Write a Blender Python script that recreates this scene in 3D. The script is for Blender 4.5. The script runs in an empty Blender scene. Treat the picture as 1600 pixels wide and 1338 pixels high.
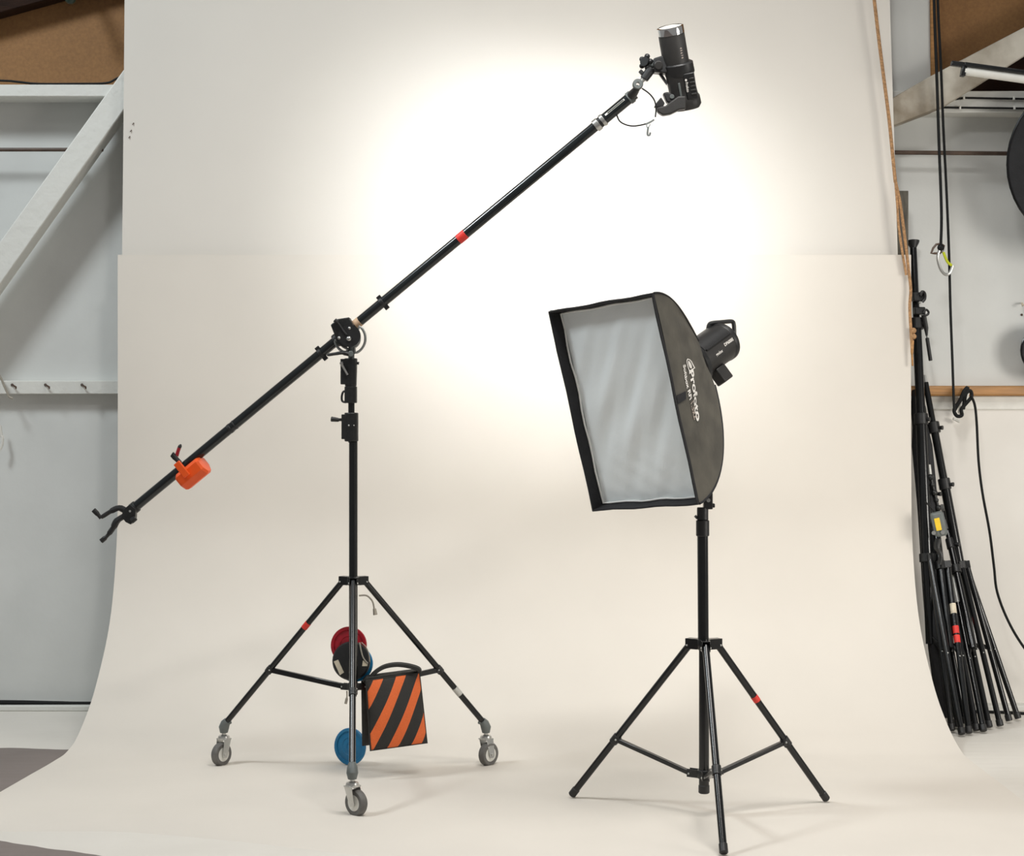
import bpy, math, random
from mathutils import Vector as V, Matrix
random.seed(7)
PI = math.pi
C = bpy.context.scene.collection
SC = bpy.context.scene

# ------------------------------------------------------------------ camera
FPX, HOR, CX, CAMH = 2800.0, 640.0, 800.0, 1.2
cam = bpy.data.cameras.new('camera')
cam.sensor_width = 36.0
cam.lens = 36.0 * FPX / 1600.0
cam.shift_y = -(669.0 - HOR) / 1600.0
camo = bpy.data.objects.new('camera', cam)
camo.location = (0, 0, CAMH)
camo.rotation_euler = (PI / 2, 0, 0)
C.objects.link(camo)
SC.camera = camo

# ------------------------------------------------------------------ world, lights, exposure
w = bpy.data.worlds.new('world'); SC.world = w
w.use_nodes = True
bg = w.node_tree.nodes['Background']
bg.inputs[0].default_value = (1.0, 0.985, 0.955, 1)
bg.inputs[1].default_value = 0.22
SC.view_settings.view_transform = 'Standard'
SC.view_settings.look = 'None'
SC.view_settings.gamma = 1.0
SC.view_settings.use_curve_mapping = False
SC.view_settings.exposure = 0.1

def area(name, loc, target, size, energy, col):
    l = bpy.data.lights.new(name, 'AREA')
    l.shape = 'RECTANGLE'; l.size, l.size_y = size
    l.energy = energy; l.color = col
    o = bpy.data.objects.new(name, l); C.objects.link(o)
    o.location = loc
    o.rotation_euler = (V(target) - V(loc)).to_track_quat('-Z', 'Y').to_euler()
    return o
area('roof_window_left', (-3.3, 4.6, 4.6), (-1.0, 6.6, 0.9), (0.8, 0.8), 98, (0.90, 0.97, 1.0))
swr = area('side_window_right', (4.3, 3.4, 1.5), (1.35, 6.7, 0.75), (1.5, 1.3), 21, (1.0, 0.955, 0.885))
swr.data.spread = math.radians(80)
area('added_overhead_fill', (0.9, 4.0, 4.9), (0.8, 4.2, 0), (2.2, 1.8), 53, (1.0, 0.975, 0.94)).data.spread = math.radians(105)  # added unseen overhead fill that brightens the floor
bgl = area('background_strip_lamp', (0.25, 3.5, 4.2), (0.17, 6.96, 1.88), (1.1, 0.16), 6.4, (0.97, 0.99, 1.0))
bgl.data.spread = math.radians(22)
bgl.rotation_euler.rotate_axis('Z', math.radians(-8))
bgf = area('added_background_glow', (0.35, 3.5, 4.2), (0.25, 6.96, 1.72), (0.5, 0.3), 8, (1.0, 0.985, 0.955))  # added second light for the wide glow around the strip lamp's pool
bgf.data.spread = math.radians(58)

# ------------------------------------------------------------------ helpers
def P(px, py, Y):
    return V(((px - CX) / FPX * Y, Y, CAMH - (py - HOR) / FPX * Y))
def PG(px, py):                       # a pixel whose point lies on the floor
    return P(px, py, FPX * CAMH / (py - HOR))
def proj(p):
    return CX + FPX * p.x / p.y, HOR - FPX * (p.z - CAMH) / p.y
def perp(d):
    d = d.normalized()
    a = V((0, 0, 1)) if abs(d.z) < 0.9 else V((1, 0, 0))
    u = d.cross(a).normalized()
    return u, d.cross(u).normalized()

ORG = {}
class MB:
    def __init__(s): s.v, s.f = [], []
    def add(s, vs, fs):
        b = len(s.v); s.v += [V(x) for x in vs]; s.f += [[b + i for i in f] for f in fs]; return s
    def lathe(s, prof, o, ax, seg=20, cap=True, sq=None):
        o = V(o); ax = V(ax).normalized(); u, v = perp(ax)
        vs, fs = [], []
        for r, h in prof:
            for k in range(seg):
                a = 2 * PI * k / seg
                vs.append(o + ax * h + (u * math.cos(a) + v * math.sin(a)) * max(r, 1e-5))
        n = len(prof)
        for i in range(n - 1):
            for k in range(seg):
                k2 = (k + 1) % seg
                fs.append([i * seg + k, i * seg + k2, (i + 1) * seg + k2, (i + 1) * seg + k])
        if cap:
            fs.append(list(range(seg))[::-1]); fs.append([(n - 1) * seg + k for k in range(seg)])
        return s.add(vs, fs)
    def cyl(s, a, b, r, r2=None, seg=16, bev=0.0):
        a, b = V(a), V(b); L = (b - a).length; r2 = r if r2 is None else r2
        if bev:
            pr = [(r - bev, 0), (r, bev), (r2, L - bev), (r2 - bev, L)]
        else:
            pr = [(r, 0), (r2, L)]
        return s.lathe(pr, a, b - a, seg)
    def tube(s, pts, r, seg=10, closed=False):
        pts = [V(p) for p in pts]; n = len(pts)
        rs = r if isinstance(r, (list, tuple)) else [r] * n
        d0 = (pts[1] - pts[0]).normalized(); u, v = perp(d0)
        vs, fs = [], []
        for i, p in enumerate(pts):
            if closed: d = pts[(i + 1) % n] - pts[i - 1]
            else: d = pts[min(i + 1, n - 1)] - pts[max(i - 1, 0)]
            d.normalize()
            u = (u - d * u.dot(d)).normalized(); v = d.cross(u)
            for k in range(seg):
                a = 2 * PI * k / seg
                vs.append(p + (u * math.cos(a) + v * math.sin(a)) * rs[i])
        m = n if closed else n - 1
        for i in range(m):
            j = (i + 1) % n
            for k in range(seg):
                k2 = (k + 1) % seg
                fs.append([i * seg + k, i * seg + k2, j * seg + k2, j * seg + k])
        if not closed:
            fs.append(list(range(seg))[::-1]); fs.append([(n - 1) * seg + k for k in range(seg)])
        return s.add(vs, fs)
    def box(s, c, ax, ay, az, sx, sy, sz):
        c = V(c); ax, ay, az = V(ax).normalized(), V(ay).normalized(), V(az).normalized()
        vs = [c + ax * (sx / 2 * i) + ay * (sy / 2 * j) + az * (sz / 2 * k) for i in (-1, 1) for j in (-1, 1) for k in (-1, 1)]
        return s.add(vs, [[0, 1, 3, 2], [4, 6, 7, 5], [0, 4, 5, 1], [2, 3, 7, 6], [0, 2, 6, 4], [1, 5, 7, 3]])
    def abox(s, x0, x1, y0, y1, z0, z1):
        return s.box(((x0 + x1) / 2, (y0 + y1) / 2, (z0 + z1) / 2), (1, 0, 0), (0, 1, 0), (0, 0, 1), x1 - x0, y1 - y0, z1 - z0)
    def prism(s, pts, d):                 # polygon of 3-D points pushed along d
        pts = [V(p) for p in pts]; n = len(pts); d = V(d)
        vs = pts + [p + d for p in pts]
        fs = [list(range(n)), [n + i for i in range(n)][::-1]]
        fs += [[(i + 1) % n, i, n + i, n + (i + 1) % n] for i in range(n)]
        return s.add(vs, fs)
    def pxprism(s, poly, Y, th):
        return s.prism([P(x, y, Y - th / 2) for x, y in poly], (0, th, 0))
    def sphere(s, c, r, ax=(0, 0, 1), seg=16, n=8, sq=1.0):
        pr = [(r * math.sin(PI * i / n), -r * sq * math.cos(PI * i / n)) for i in range(n + 1)]
        return s.lathe(pr, c, ax, seg, cap=False)
    def build(s, name, mat, parent=None, smooth=True, bevel=0.0, ang=35, org=None):
        if parent is not None: O = ORG[parent.name]
        else:
            if org is None:
                lo = [min(p[i] for p in s.v) for i in range(3)]; hi = [max(p[i] for p in s.v) for i in range(3)]
                O = V(((lo[0] + hi[0]) / 2, (lo[1] + hi[1]) / 2, lo[2]))
            else: O = V(org)
        me = bpy.data.meshes.new(name)
        me.from_pydata([p - O for p in s.v], [], s.f)
        me.update()
        import bmesh
        bm = bmesh.new(); bm.from_mesh(me); bmesh.ops.recalc_face_normals(bm, faces=bm.faces); bm.to_mesh(me); bm.free()
        if smooth:
            me.shade_smooth(); me.set_sharp_from_angle(angle=math.radians(ang))
        me.materials.append(mat)
        o = bpy.data.objects.new(name, me); C.objects.link(o)
        if parent is not None: o.parent = parent
        else: o.location = O
        ORG[o.name] = O
        if bevel:
            m = o.modifiers.new('bevel', 'BEVEL'); m.width = bevel; m.segments = 2; m.limit_method = 'ANGLE'; m.angle_limit = math.radians(40)
        return o

def thing(name, loc, label, cat, group=None):
    o = bpy.data.objects.new(name, None); C.objects.link(o)
    o.empty_display_size = 0.05
    o.location = loc; ORG[o.name] = V(loc)
    return tag(o, label, cat, group)
def tag(o, label=None, cat=None, group=None, kind=None):
    if label: o['label'] = label
    if cat: o['category'] = cat
    if group: o['group'] = group
    if kind: o['kind'] = kind
    return o
def spline(pts, n=8):                      # Catmull-Rom through 3-D points
    pts = [V(p) for p in pts]; out = []
    q = [pts[0] * 2 - pts[1]] + pts + [pts[-1] * 2 - pts[-2]]
    for i in range(1, len(q) - 2):
        for k in range(n):
            t = k / n
            a, b, c, d = q[i - 1], q[i], q[i + 1], q[i + 2]
            out.append(0.5 * ((2 * b) + (c - a) * t + (2 * a - 5 * b + 4 * c - d) * t * t + (3 * b - a - 3 * c + d) * t ** 3))
    out.append(pts[-1]); return out
def pxs(pts, Y, n=6): return spline([P(x, y, Y) for x, y in pts], n)

def text_mesh(txt, bold=0.0):              # list of verts (x,y) with x,y in units of the letter height, and faces
    cu = bpy.data.curves.new('txt', 'FONT'); cu.body = txt; cu.size = 1.0; cu.offset = bold; cu.resolution_u = 3
    ob = bpy.data.objects.new('txt', cu); C.objects.link(ob)
    dg = bpy.context.evaluated_depsgraph_get(); dg.update()
    me = ob.evaluated_get(dg).to_mesh()
    vs = [(v.co.x, v.co.y) for v in me.vertices]; fs = [list(p.vertices) for p in me.polygons]
    ob.evaluated_get(dg).to_mesh_clear()
    bpy.data.objects.remove(ob); bpy.data.curves.remove(cu)
    x0 = min(v[0] for v in vs); x1 = max(v[0] for v in vs)
    return [((x - x0), y) for x, y in vs], fs, x1 - x0

# ------------------------------------------------------------------ materials
MATS = {}
def mat(name, col, rough=0.5, metal=0.0, nscale=8.0, namt=0.06, bump=0.0, bscale=None, spec=0.5, stretch=(1, 1, 1), coat=0.0, col2=None, thr=None, transl=0.0):
    m = bpy.data.materials.new(name); m.use_nodes = True
    nt = m.node_tree; N = nt.nodes; b = N['Principled BSDF']
    b.inputs['Roughness'].default_value = rough; b.inputs['Metallic'].default_value = metal
    b.inputs['Specular IOR Level'].default_value = spec; b.inputs['Coat Weight'].default_value = coat
    tc = N.new('ShaderNodeTexCoord'); mp = N.new('ShaderNodeMapping'); mp.inputs['Scale'].default_value = stretch
    nt.links.new(tc.outputs['Object'], mp.inputs[0])
    nz = N.new('ShaderNodeTexNoise'); nz.inputs['Scale'].default_value = nscale; nz.inputs['Detail'].default_value = 6
    nt.links.new(mp.outputs[0], nz.inputs['Vector'])
    rp = N.new('ShaderNodeValToRGB')
    c2 = col2 if col2 else tuple(min(1, c * (1 + namt)) for c in col)
    c1 = col if col2 else tuple(c * (1 - namt) for c in col)
    lo, hi = thr if thr else (0.3, 0.7)
    rp.color_ramp.elements[0].position = lo; rp.color_ramp.elements[1].position = hi
    rp.color_ramp.elements[0].color = (*c1, 1); rp.color_ramp.elements[1].color = (*c2, 1)
    nt.links.new(nz.outputs['Fac'], rp.inputs[0]); nt.links.new(rp.outputs[0], b.inputs['Base Color'])
    if bump:
        n2 = N.new('ShaderNodeTexNoise'); n2.inputs['Scale'].default_value = bscale or nscale * 6; n2.inputs['Detail'].default_value = 4
        nt.links.new(mp.outputs[0], n2.inputs['Vector'])
        bp = N.new('ShaderNodeBump'); bp.inputs['Strength'].default_value = bump; bp.inputs['Distance'].default_value = 0.01
        nt.links.new(n2.outputs['Fac'], bp.inputs['Height']); nt.links.new(bp.outputs[0], b.inputs['Normal'])
    if transl:
        b.inputs['Transmission Weight'].default_value = 0
        b.inputs['Subsurface Weight'].default_value = transl
    MATS[name] = m; return m
M_black = mat('black_paint', (0.006, 0.0065, 0.007), 0.20, 0, 20, 0.2, spec=0.5)
M_boom = mat('dark_blue_black_tube', (0.008, 0.011, 0.0125), 0.18, 0.0, 20, 0.2, spec=0.6)
M_cast = mat('black_casting', (0.011, 0.0115, 0.0115), 0.40, 0, 60, 0.25, bump=0.15, bscale=200)
M_plast = mat('black_plastic', (0.013, 0.013, 0.0135), 0.42, 0, 40, 0.15, bump=0.08, bscale=300)
M_head = mat('charcoal_plastic', (0.024, 0.0225, 0.021), 0.48, 0, 30, 0.15, bump=0.1, bscale=300)
M_steel = mat('steel', (0.55, 0.55, 0.53), 0.32, 0.9, 30, 0.08)
M_grey = mat('grey_plastic', (0.13, 0.145, 0.14), 0.5, 0, 30, 0.12)
M_rub = mat('grey_rubber', (0.125, 0.12, 0.112), 0.6, 0, 40, 0.2, bump=0.1)
M_chrome = mat('chrome', (0.85, 0.85, 0.85), 0.08, 1.0, 10, 0.03)
M_glass = mat('frosted_glass', (0.52, 0.50, 0.46), 0.35, 0, 20, 0.05)
M_orange = mat('orange_paint', (0.90, 0.105, 0.012), 0.42, 0, 12, 0.08, bump=0.03)
M_red = mat('red_tape', (0.72, 0.035, 0.025), 0.5, 0, 60, 0.12)
M_redp = mat('red_plastic', (0.33, 0.006, 0.016), 0.4, 0, 40, 0.2)
M_blue = mat('blue_plastic', (0.008, 0.17, 0.36), 0.4, 0, 30, 0.12)
M_white = mat('white_print', (0.82, 0.79, 0.74), 0.6, 0, 60, 0.06)
M_faded = mat('faded_print', (0.42, 0.35, 0.30), 0.6, 0, 60, 0.2)
M_silvert = mat('silver_tape', (0.50, 0.50, 0.47), 0.4, 0.2, 40, 0.15)
M_tan = mat('tan_tape', (0.62, 0.42, 0.27), 0.6, 0, 40, 0.15)
M_label = mat('yellowed_label', (0.62, 0.55, 0.42), 0.6, 0, 40, 0.15)
M_yellow = mat('yellow_label', (0.82, 0.55, 0.02), 0.45, 0, 40, 0.08)
M_fabric = mat('black_fabric', (0.050, 0.047, 0.040), 0.7, 0, 9, 0.35, bump=0.3, bscale=22, col2=(0.125, 0.115, 0.092), thr=(0.25, 0.78))
M_rim = mat('black_border_fabric', (0.014, 0.014, 0.016), 0.8, 0, 30, 0.2, bump=0.2, bscale=120)
M_diff = mat('white_diffuser_cloth', (0.88, 0.92, 0.92), 0.7, 0, 5, 0.02, bump=0.05, bscale=60)
M_pipe = mat('white_piping', (0.80, 0.80, 0.77), 0.7, 0, 30, 0.05)
M_paper = mat('cream_backdrop_paper', (0.70, 0.655, 0.59), 0.72, 0, 1.6, 0.035, bump=0.02, bscale=5, spec=0.3)
M_paper2 = mat('white_backdrop_paper', (0.70, 0.664, 0.608), 0.72, 0, 1.6, 0.025, bump=0.02, bscale=5, spec=0.3)
M_wall = mat('white_wall_paint', (0.66, 0.67, 0.65), 0.75, 0, 3, 0.05, bump=0.15, bscale=18)
M_timber = mat('white_painted_timber', (0.66, 0.66, 0.62), 0.65, 0, 26, 0.05, bump=0.35, bscale=30, col2=(0.70, 0.70, 0.66), thr=(0.3, 0.36))
M_timber2 = mat('peeling_painted_timber', (0.20, 0.16, 0.11), 0.7, 0, 3.0, 0, bump=0.4, bscale=30, col2=(0.60, 0.56, 0.48), thr=(0.36, 0.56))
M_hard = mat('brown_hardboard', (0.26, 0.128, 0.042), 0.7, 0, 90, 0.12, bump=0.1, bscale=200)
M_dwood_shade = mat('dark_stained_wood_and_shade', (0.020, 0.008, 0.004), 0.7, 0, 8, 0.4, bump=0.3, spec=.15, stretch=(1, 6, 6))  # wood stain of the left rafter; also painted shade in the right rafter triangle
M_rail = mat('varnished_pine', (0.40, 0.20, 0.065), 0.4, 0, 6, 0.25, stretch=(1, 14, 14), bump=0.08)
M_pipeb = mat('brown_pipe', (0.075, 0.045, 0.03), 0.45, 0, 20, 0.3)
M_cable = mat('black_cable', (0.006, 0.0065, 0.0065), 0.6, 0, 40, 0.2, spec=0.25)
M_rope = mat('tan_rope', (0.42, 0.235, 0.11), 0.85, 0, 120, 0.35, bump=0.6, bscale=160)
M_lgrey = mat('light_grey_metal', (0.30, 0.31, 0.30), 0.35, 0.5, 30, 0.1)
M_lowp = mat('cream_wall_panel', (0.78, 0.75, 0.70), 0.65, 0, 3, 0.04, bump=0.1, bscale=14)
M_gcord = mat('grey_cord', (0.33, 0.30, 0.25), 0.6, 0, 40, 0.15)
M_batten = mat('weathered_batten', (0.12, 0.11, 0.09), 0.8, 0, 9, 0.5, stretch=(8, 8, 1), bump=0.3)
M_whitep = mat('white_enamel', (0.74, 0.73, 0.68), 0.4, 0, 20, 0.05)

# floor: grey floor with white painted areas (edges of the paint have a shape of their own)
def floor_mat():
    m = bpy.data.materials.new('painted_floor'); m.use_nodes = True
    nt = m.node_tree; N = nt.nodes; L = nt.links; b = N['Principled BSDF']
    b.inputs['Roughness'].default_value = 0.6
    tc = N.new('ShaderNodeTexCoord'); sep = N.new('ShaderNodeSeparateXYZ'); 
    wob = N.new('ShaderNodeTexNoise'); wob.inputs['Scale'].default_value = 9; L.new(tc.outputs['Object'], wob.inputs['Vector'])
    L.new(tc.outputs['Object'], sep.inputs[0])
    def math_(op, a, bb, c=None):
        n = N.new('ShaderNodeMath'); n.operation = op
        for i, x in enumerate((a, bb)):
            if isinstance(x, (int, float)): n.inputs[i].default_value = x
            else: L.new(x, n.inputs[i])
        return n.outputs[0]
    wv = math_('MULTIPLY', math_('SUBTRACT', wob.outputs['Fac'], 0.5), 0.03)
    Yw = math_('ADD', sep.outputs['Y'], wv); X = sep.outputs['X']
    # far grey strip beside the paper
    g1 = math_('MULTIPLY', math_('LESS_THAN', math_('ADD', Yw, math_('MULTIPLY', X, 0.14)), 6.10), math_('GREATER_THAN', Yw, 5.14))
    g1 = math_('MULTIPLY', g1, math_('LESS_THAN', X, -1.2))
    # near grey corner
    g2 = math_('LESS_THAN', math_('ADD', Yw, math_('MULTIPLY', X, 0.545)), 4.99 - 0.545 * 1.43)
    g = math_('MAXIMUM', g1, g2)
    nz = N.new('ShaderNodeTexNoise'); nz.inputs['Scale'].default_value = 3; nz.inputs['Detail'].default_value = 8; L.new(tc.outputs['Object'], nz.inputs['Vector'])
    def ramp(c1, c2):
        r = N.new('ShaderNodeValToRGB'); r.color_ramp.elements[0].color = (*c1, 1); r.color_ramp.elements[1].color = (*c2, 1)
        r.color_ramp.elements[0].position = .3; r.color_ramp.elements[1].position = .7
        L.new(nz.outputs['Fac'], r.inputs[0]); return r.outputs[0]
    mx = N.new('ShaderNodeMix'); mx.data_type = 'RGBA'
    L.new(g, mx.inputs['Factor']); L.new(ramp((0.67, 0.64, 0.585), (0.72, 0.69, 0.635)), mx.inputs['A']); L.new(ramp((0.185, 0.155, 0.142), (0.215, 0.18, 0.165)), mx.inputs['B'])
    L.new(mx.outputs['Result'], b.inputs['Base Color'])
    mp = N.new('ShaderNodeMapping'); mp.inputs['Scale'].default_value = (1, 9, 1); L.new(tc.outputs['Object'], mp.inputs[0])
    n2 = N.new('ShaderNodeTexNoise'); n2.inputs['Scale'].default_value = 3; n2.inputs['Detail'].default_value = 5; L.new(mp.outputs[0], n2.inputs['Vector'])
    bp = N.new('ShaderNodeBump'); bp.inputs['Strength'].default_value = 0.12; bp.inputs['Distance'].default_value = 0.02
    L.new(n2.outputs['Fac'], bp.inputs['Height']); L.new(bp.outputs[0], b.inputs['Normal'])
    return m
M_floor = floor_mat()

# ------------------------------------------------------------------ the setting
YW = 7.2
def struct(o, label, cat='wall'):
    return tag(o, label, cat, kind='structure')
struct(MB().abox(-4.5, 4.5, 1.0, YW + 0.1, -0.1, 0).build('floor', M_floor, smooth=False, org=(0, 0, 0)), 'studio floor painted white with bare grey patches at the left', 'floor')
struct(MB().abox(-4.5, 4.5, YW, YW + 0.1, 0, 2.5).build('wall_back', M_wall, smooth=False), 'white painted rear studio wall behind the backdrop paper', 'wall')
# hardboard above the beams
struct(MB().abox(-4.5, -0.5, YW - 0.02, YW + 0.1, 2.5, 4.4).build('wall_upper_left', M_hard, smooth=False), 'brown hardboard upper wall above the left white beam', 'wall')
struct(MB().abox(-0.5, 4.5, YW - 0.02, YW + 0.1, 2.5, 4.4).build('wall_upper_right', M_hard, smooth=False), 'brown hardboard upper wall above the sloping timber at right', 'wall')
# beams
z = lambda py, Y: CAMH - (py - HOR) / FPX * Y
xx = lambda px, Y: (px - CX) / FPX * Y
struct(MB().abox(-4.5, -1.3, 7.04, 7.18, z(151, 7.04), z(132, 7.04)).build('trim_1', M_timber, bevel=0.004), 'white horizontal timber beam under the brown board at left', 'beam')
struct(MB().abox(1.3, 4.5, 7.08, 7.2, z(176, 7.08), z(142, 7.08)).build('trim_2', M_timber, bevel=0.004), 'white horizontal beam carrying two black cables at right', 'beam')
Yb = 7.02
br = [(-140, 572), (208, 88), (225, 128), (-140, 642)]
struct(MB().prism([P(x, y, Yb) for x, y in br], (0, 0.10, 0)).build('trim_3', M_timber, bevel=0.005), 'white diagonal timber brace running down to the left', 'beam')
Yr = 7.0
br = [(1340, 184), (1450, 121), (1720, -20), (1720, 12), (1600, 88), (1478, 165), (1340, 218)]
struct(MB().prism([P(x, y, Yr) for x, y in br], (0, 0.11, 0)).build('trim_4', M_timber2, bevel=0.005), 'peeling white timber rafter sloping up to the right', 'beam')
# dark sheet painting the shade on the brown board inside the rafter triangle
tri = [(1478, 160), (1600, 84), (1720, 10), (1720, 145), (1478, 145)]
struct(MB().prism([P(x, y, 7.15) for x, y in tri], (0, 0.03, 0)).build('trim_5', M_dwood_shade, smooth=False), 'painted shade on the brown board between the rafter and the beam at right', 'panel')
struct(MB().prism([P(x, y, 7.13) for x, y in [(1380, -60), (1452, -60), (1455, 150), (1380, 190)]], (0, 0.04, 0)).build('trim_6', M_wall, bevel=0.002), 'white board beside the top right paper edge', 'panel')
struct(MB().prism([P(x, y, 7.12) for x, y in [(1453, -60), (1462, -60), (1464, 140), (1455, 140)]], (0, 0.05, 0)).build('trim_7', M_rail, bevel=0.002), 'brown wooden edge strip beside the white board', 'trim')
struct(MB().prism([P(x, y, 7.08) for x, y in [(-150, 62), (-150, -40), (190, -60), (190, -33)]], (0, 0.09, 0)).build('trim_8', M_dwood_shade, bevel=0.004), 'dark stained rafter crossing the top left corner', 'beam')
struct(MB().abox(-4.5, -1.0, 7.145, 7.2, z(616, 7.145), z(595, 7.145)).build('trim_9', M_timber, bevel=0.003), 'white wall rail with bent nails at left', 'rail')
struct(MB().abox(1.45, 4.5, 7.15, 7.2, z(619, 7.15), z(603, 7.15)).build('trim_10', M_rail, bevel=0.008), 'varnished brown wooden rail along the right wall', 'rail')
struct(MB().abox(1.45, 4.5, 7.185, 7.2, z(640, 7.19), z(619, 7.19)).build('trim_11', M_whitep, bevel=0.002), 'white board strip below the brown rail', 'trim')
struct(MB().abox(1.45, 4.5, 7.192, 7.2, 0.022, z(640, 7.19)).build('trim_15', M_lowp, smooth=False), 'cream painted panel on the right wall below the brown rail', 'panel')
struct(MB().abox(-4.5, 4.5, 7.12, 7.2, 0, 0.022).build('baseboard_back', M_timber, bevel=0.004), 'low white ledge along the foot of the rear wall', 'baseboard')
# steel rods
struct(MB().cyl((-4, 7.1, z(234, 7.1)), (-1.62, 7.1, z(234, 7.1)), 0.0075).build('trim_12', M_pipeb), 'thin dark rod across the left wall under the beam', 'rod')
struct(MB().cyl((1.4, 7.1, z(238, 7.1)), (4, 7.1, z(247, 7.1)), 0.0085).build('trim_13', M_pipeb), 'thin brown pipe across the right wall under the beam', 'pipe')

# ------------------------------------------------------------------ backdrop papers
def sheet(name, profs, mt, label, nx=40, wav=0.004, th=0.0012):
    # profs: list of (xl, xr, y, z); a thin sheet swept between the two edges
    mb = MB(); n = len(profs); vs = []
    for side in (0, 1):
        for i, (xl, xr, y, zz) in enumerate(profs):
            a = profs[max(i - 1, 0)]; b = profs[min(i + 1, n - 1)]
            t = V((0, b[2] - a[2], b[3] - a[3])).normalized(); nrm = V((0, t.z, -t.y))
            for k in range(nx + 1):
                u = k / nx
                p = V((xl + (xr - xl) * u, y, zz)) + nrm * ((th if i < n - 1 else th * .2) * side)
                if y < 5.3: p.y -= max(0, (p.x + 1.15)) ** 1.3 * .42 * (5.3 - y) / .21
                if zz > 0.05:
                    p.y += wav * math.sin(u * 9 + zz * 1.7) + wav * .6 * math.sin(u * 23 + zz * 3.1)
                vs.append(p)
    W = nx + 1; S = n * W; fs = []
    for i in range(n - 1):
        for k in range(nx):
            a = i * W + k
            fs.append([a, a + 1, a + W + 1, a + W]); fs.append([S + a + W, S + a + W + 1, S + a + 1, S + a])
    for k in range(nx):
        fs.append([k + 1, k, S + k, S + k + 1]); a = (n - 1) * W + k; fs.append([a, a + 1, S + a + 1, S + a])
    for i in range(n - 1):
        a = i * W; fs.append([a, a + W, S + a + W, S + a]); a += nx; fs.append([a + W, a, S + a, S + a + W])
    mb.add(vs, fs)
    o = mb.build(name, mt, ang=60)
    return tag(o, label, 'backdrop')
def catm(pts, n):
    return [tuple(p) for p in spline([V((a, b, 0)) for a, b in pts], n)]
prof = catm([(6.955, 1.80), (6.955, 1.3), (6.95, 0.95), (6.93, 0.68), (6.825, 0.40), (6.62, 0.185), (6.43, 0.07), (6.24, 0.012), (6.1, 0.003), (5.85, 0.003)], 8)
prof += [(5.4, 0.003, 0), (5.3, .003, 0), (5.10, .003, 0), (5.09, -.004, 0)]
pp = []
for y, zz, _ in prof:
    sm = min(1, max(0, (6.95 - y) / .6)); sm = sm * sm * (3 - 2 * sm)
    xl = -1.53 - .010 * sm - max(0, 6.3 - y) * 0.085
    xr = 1.548 + .014 * sm
    pp.append((xl, xr, y, max(zz, 0.0004) if y > 5.095 else -.004))
sheet('backdrop_paper', pp, M_paper, 'cream seamless paper sweeping from the wall onto the floor')
up = []
for i in range(15):
    t = i / 14; zz = 3.1 - t * (3.1 - 1.72)
    py = HOR - (zz - CAMH) * FPX / 6.985
    up.append((xx(195 - 4 * max(0, py) / 400, 6.985), xx(1390.5 + 10 * max(0, py) / 335, 6.985), 6.985, zz))
sheet('backdrop_board', up, M_paper2, 'off-white upper paper hanging behind the cream sweep')

# ------------------------------------------------------------------ light stand with softbox
def hexcol(mb, c, r0, h):
    return mb.lathe([(r0 * .9, 0), (r0, .003), (r0, h - .003), (r0 * .9, h)], c, (0, 0, 1), 12)
Yp = 5.26
base = V((xx(1100, Yp), Yp, 0))
st = thing('light_stand', base, 'black three-legged light stand holding the softbox', 'light stand')
zc = z(1008, Yp)
MB().cyl((base.x, Yp, z(1228, Yp)), (base.x, Yp, z(1000, Yp)), 0.0150, seg=20).build('lower_column', M_black, st)
MB().cyl((base.x, Yp, z(1240, Yp)), (base.x, Yp, z(1226, Yp)), 0.0165, seg=20, bev=.003).build('rubber_cap', M_plast, st)
MB().cyl((base.x - .002, Yp, z(1004, Yp)), (base.x - .004, Yp, z(836, Yp)), 0.0160, seg=20).build('middle_column', M_black, st)
MB().cyl((base.x - .004, Yp, z(838, Yp)), (base.x - .004, Yp, z(813, Yp)), 0.0195, seg=24, bev=.002).build('locking_sleeve', M_plast, st)
MB().cyl((base.x - .004, Yp, z(813, Yp)), (base.x - .004, Yp, z(793, Yp)), 0.0168, seg=24, bev=.002).build('upper_sleeve', M_plast, st)
MB().cyl((base.x - .02, Yp - .004, z(810, Yp)), (base.x - .027, Yp - .006, z(806, Yp)), 0.004, seg=10).build('lock_pin', M_plast, st)
zt = z(793, Yp)
# collar at the top of the legs
col = MB(); col.lathe([(0.019, 0), (0.021, .003), (0.021, .028), (0.019, .031)], (base.x, Yp, zc - .014), (0, 0, 1), 18)
feet = [PG(893, 1249), PG(1292, 1256), PG(1131, 1341)]
dirs = [(V((p.x, p.y, 0)) - V((base.x, base.y, 0))).normalized() for p in feet]
for d in dirs:
    s_ = V((-d.y, d.x, 0))
    for sgn in (-1, 1):
        col.box(V((base.x, Yp, zc + .0015)) + d * .036 + s_ * (sgn * .0115), d, s_, (0, 0, 1), .04, .0025, .031)
    col.box(V((base.x, Yp, zc + .0155)) + d * .034, d, s_, (0, 0, 1), .042, .024, .0025)
col.build('leg_collar', M_black, st, bevel=.0008)
hubz = z(1210, Yp)
hub = MB(); hub.lathe([(0.019, 0), (0.021, .003), (0.021, .022), (0.019, .025)], (base.x, Yp, hubz - .012), (0, 0, 1), 18)
for d in dirs:
    s_ = V((-d.y, d.x, 0))
    for sgn in (-1, 1):
        hub.box(V((base.x, Yp, hubz)) + d * .034 + s_ * (sgn * .0095), d, s_, (0, 0, 1), .036, .0025, .024)
hub.build('brace_hub', M_cast, st, bevel=.0008)
MB().cyl(V((base.x, Yp, hubz)) + V((.025, -.012, 0)), V((base.x, Yp, hubz)) + V((.052, -.02, 0.012)), .006, .009, seg=10).build('hub_knob', M_plast, st)
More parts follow.
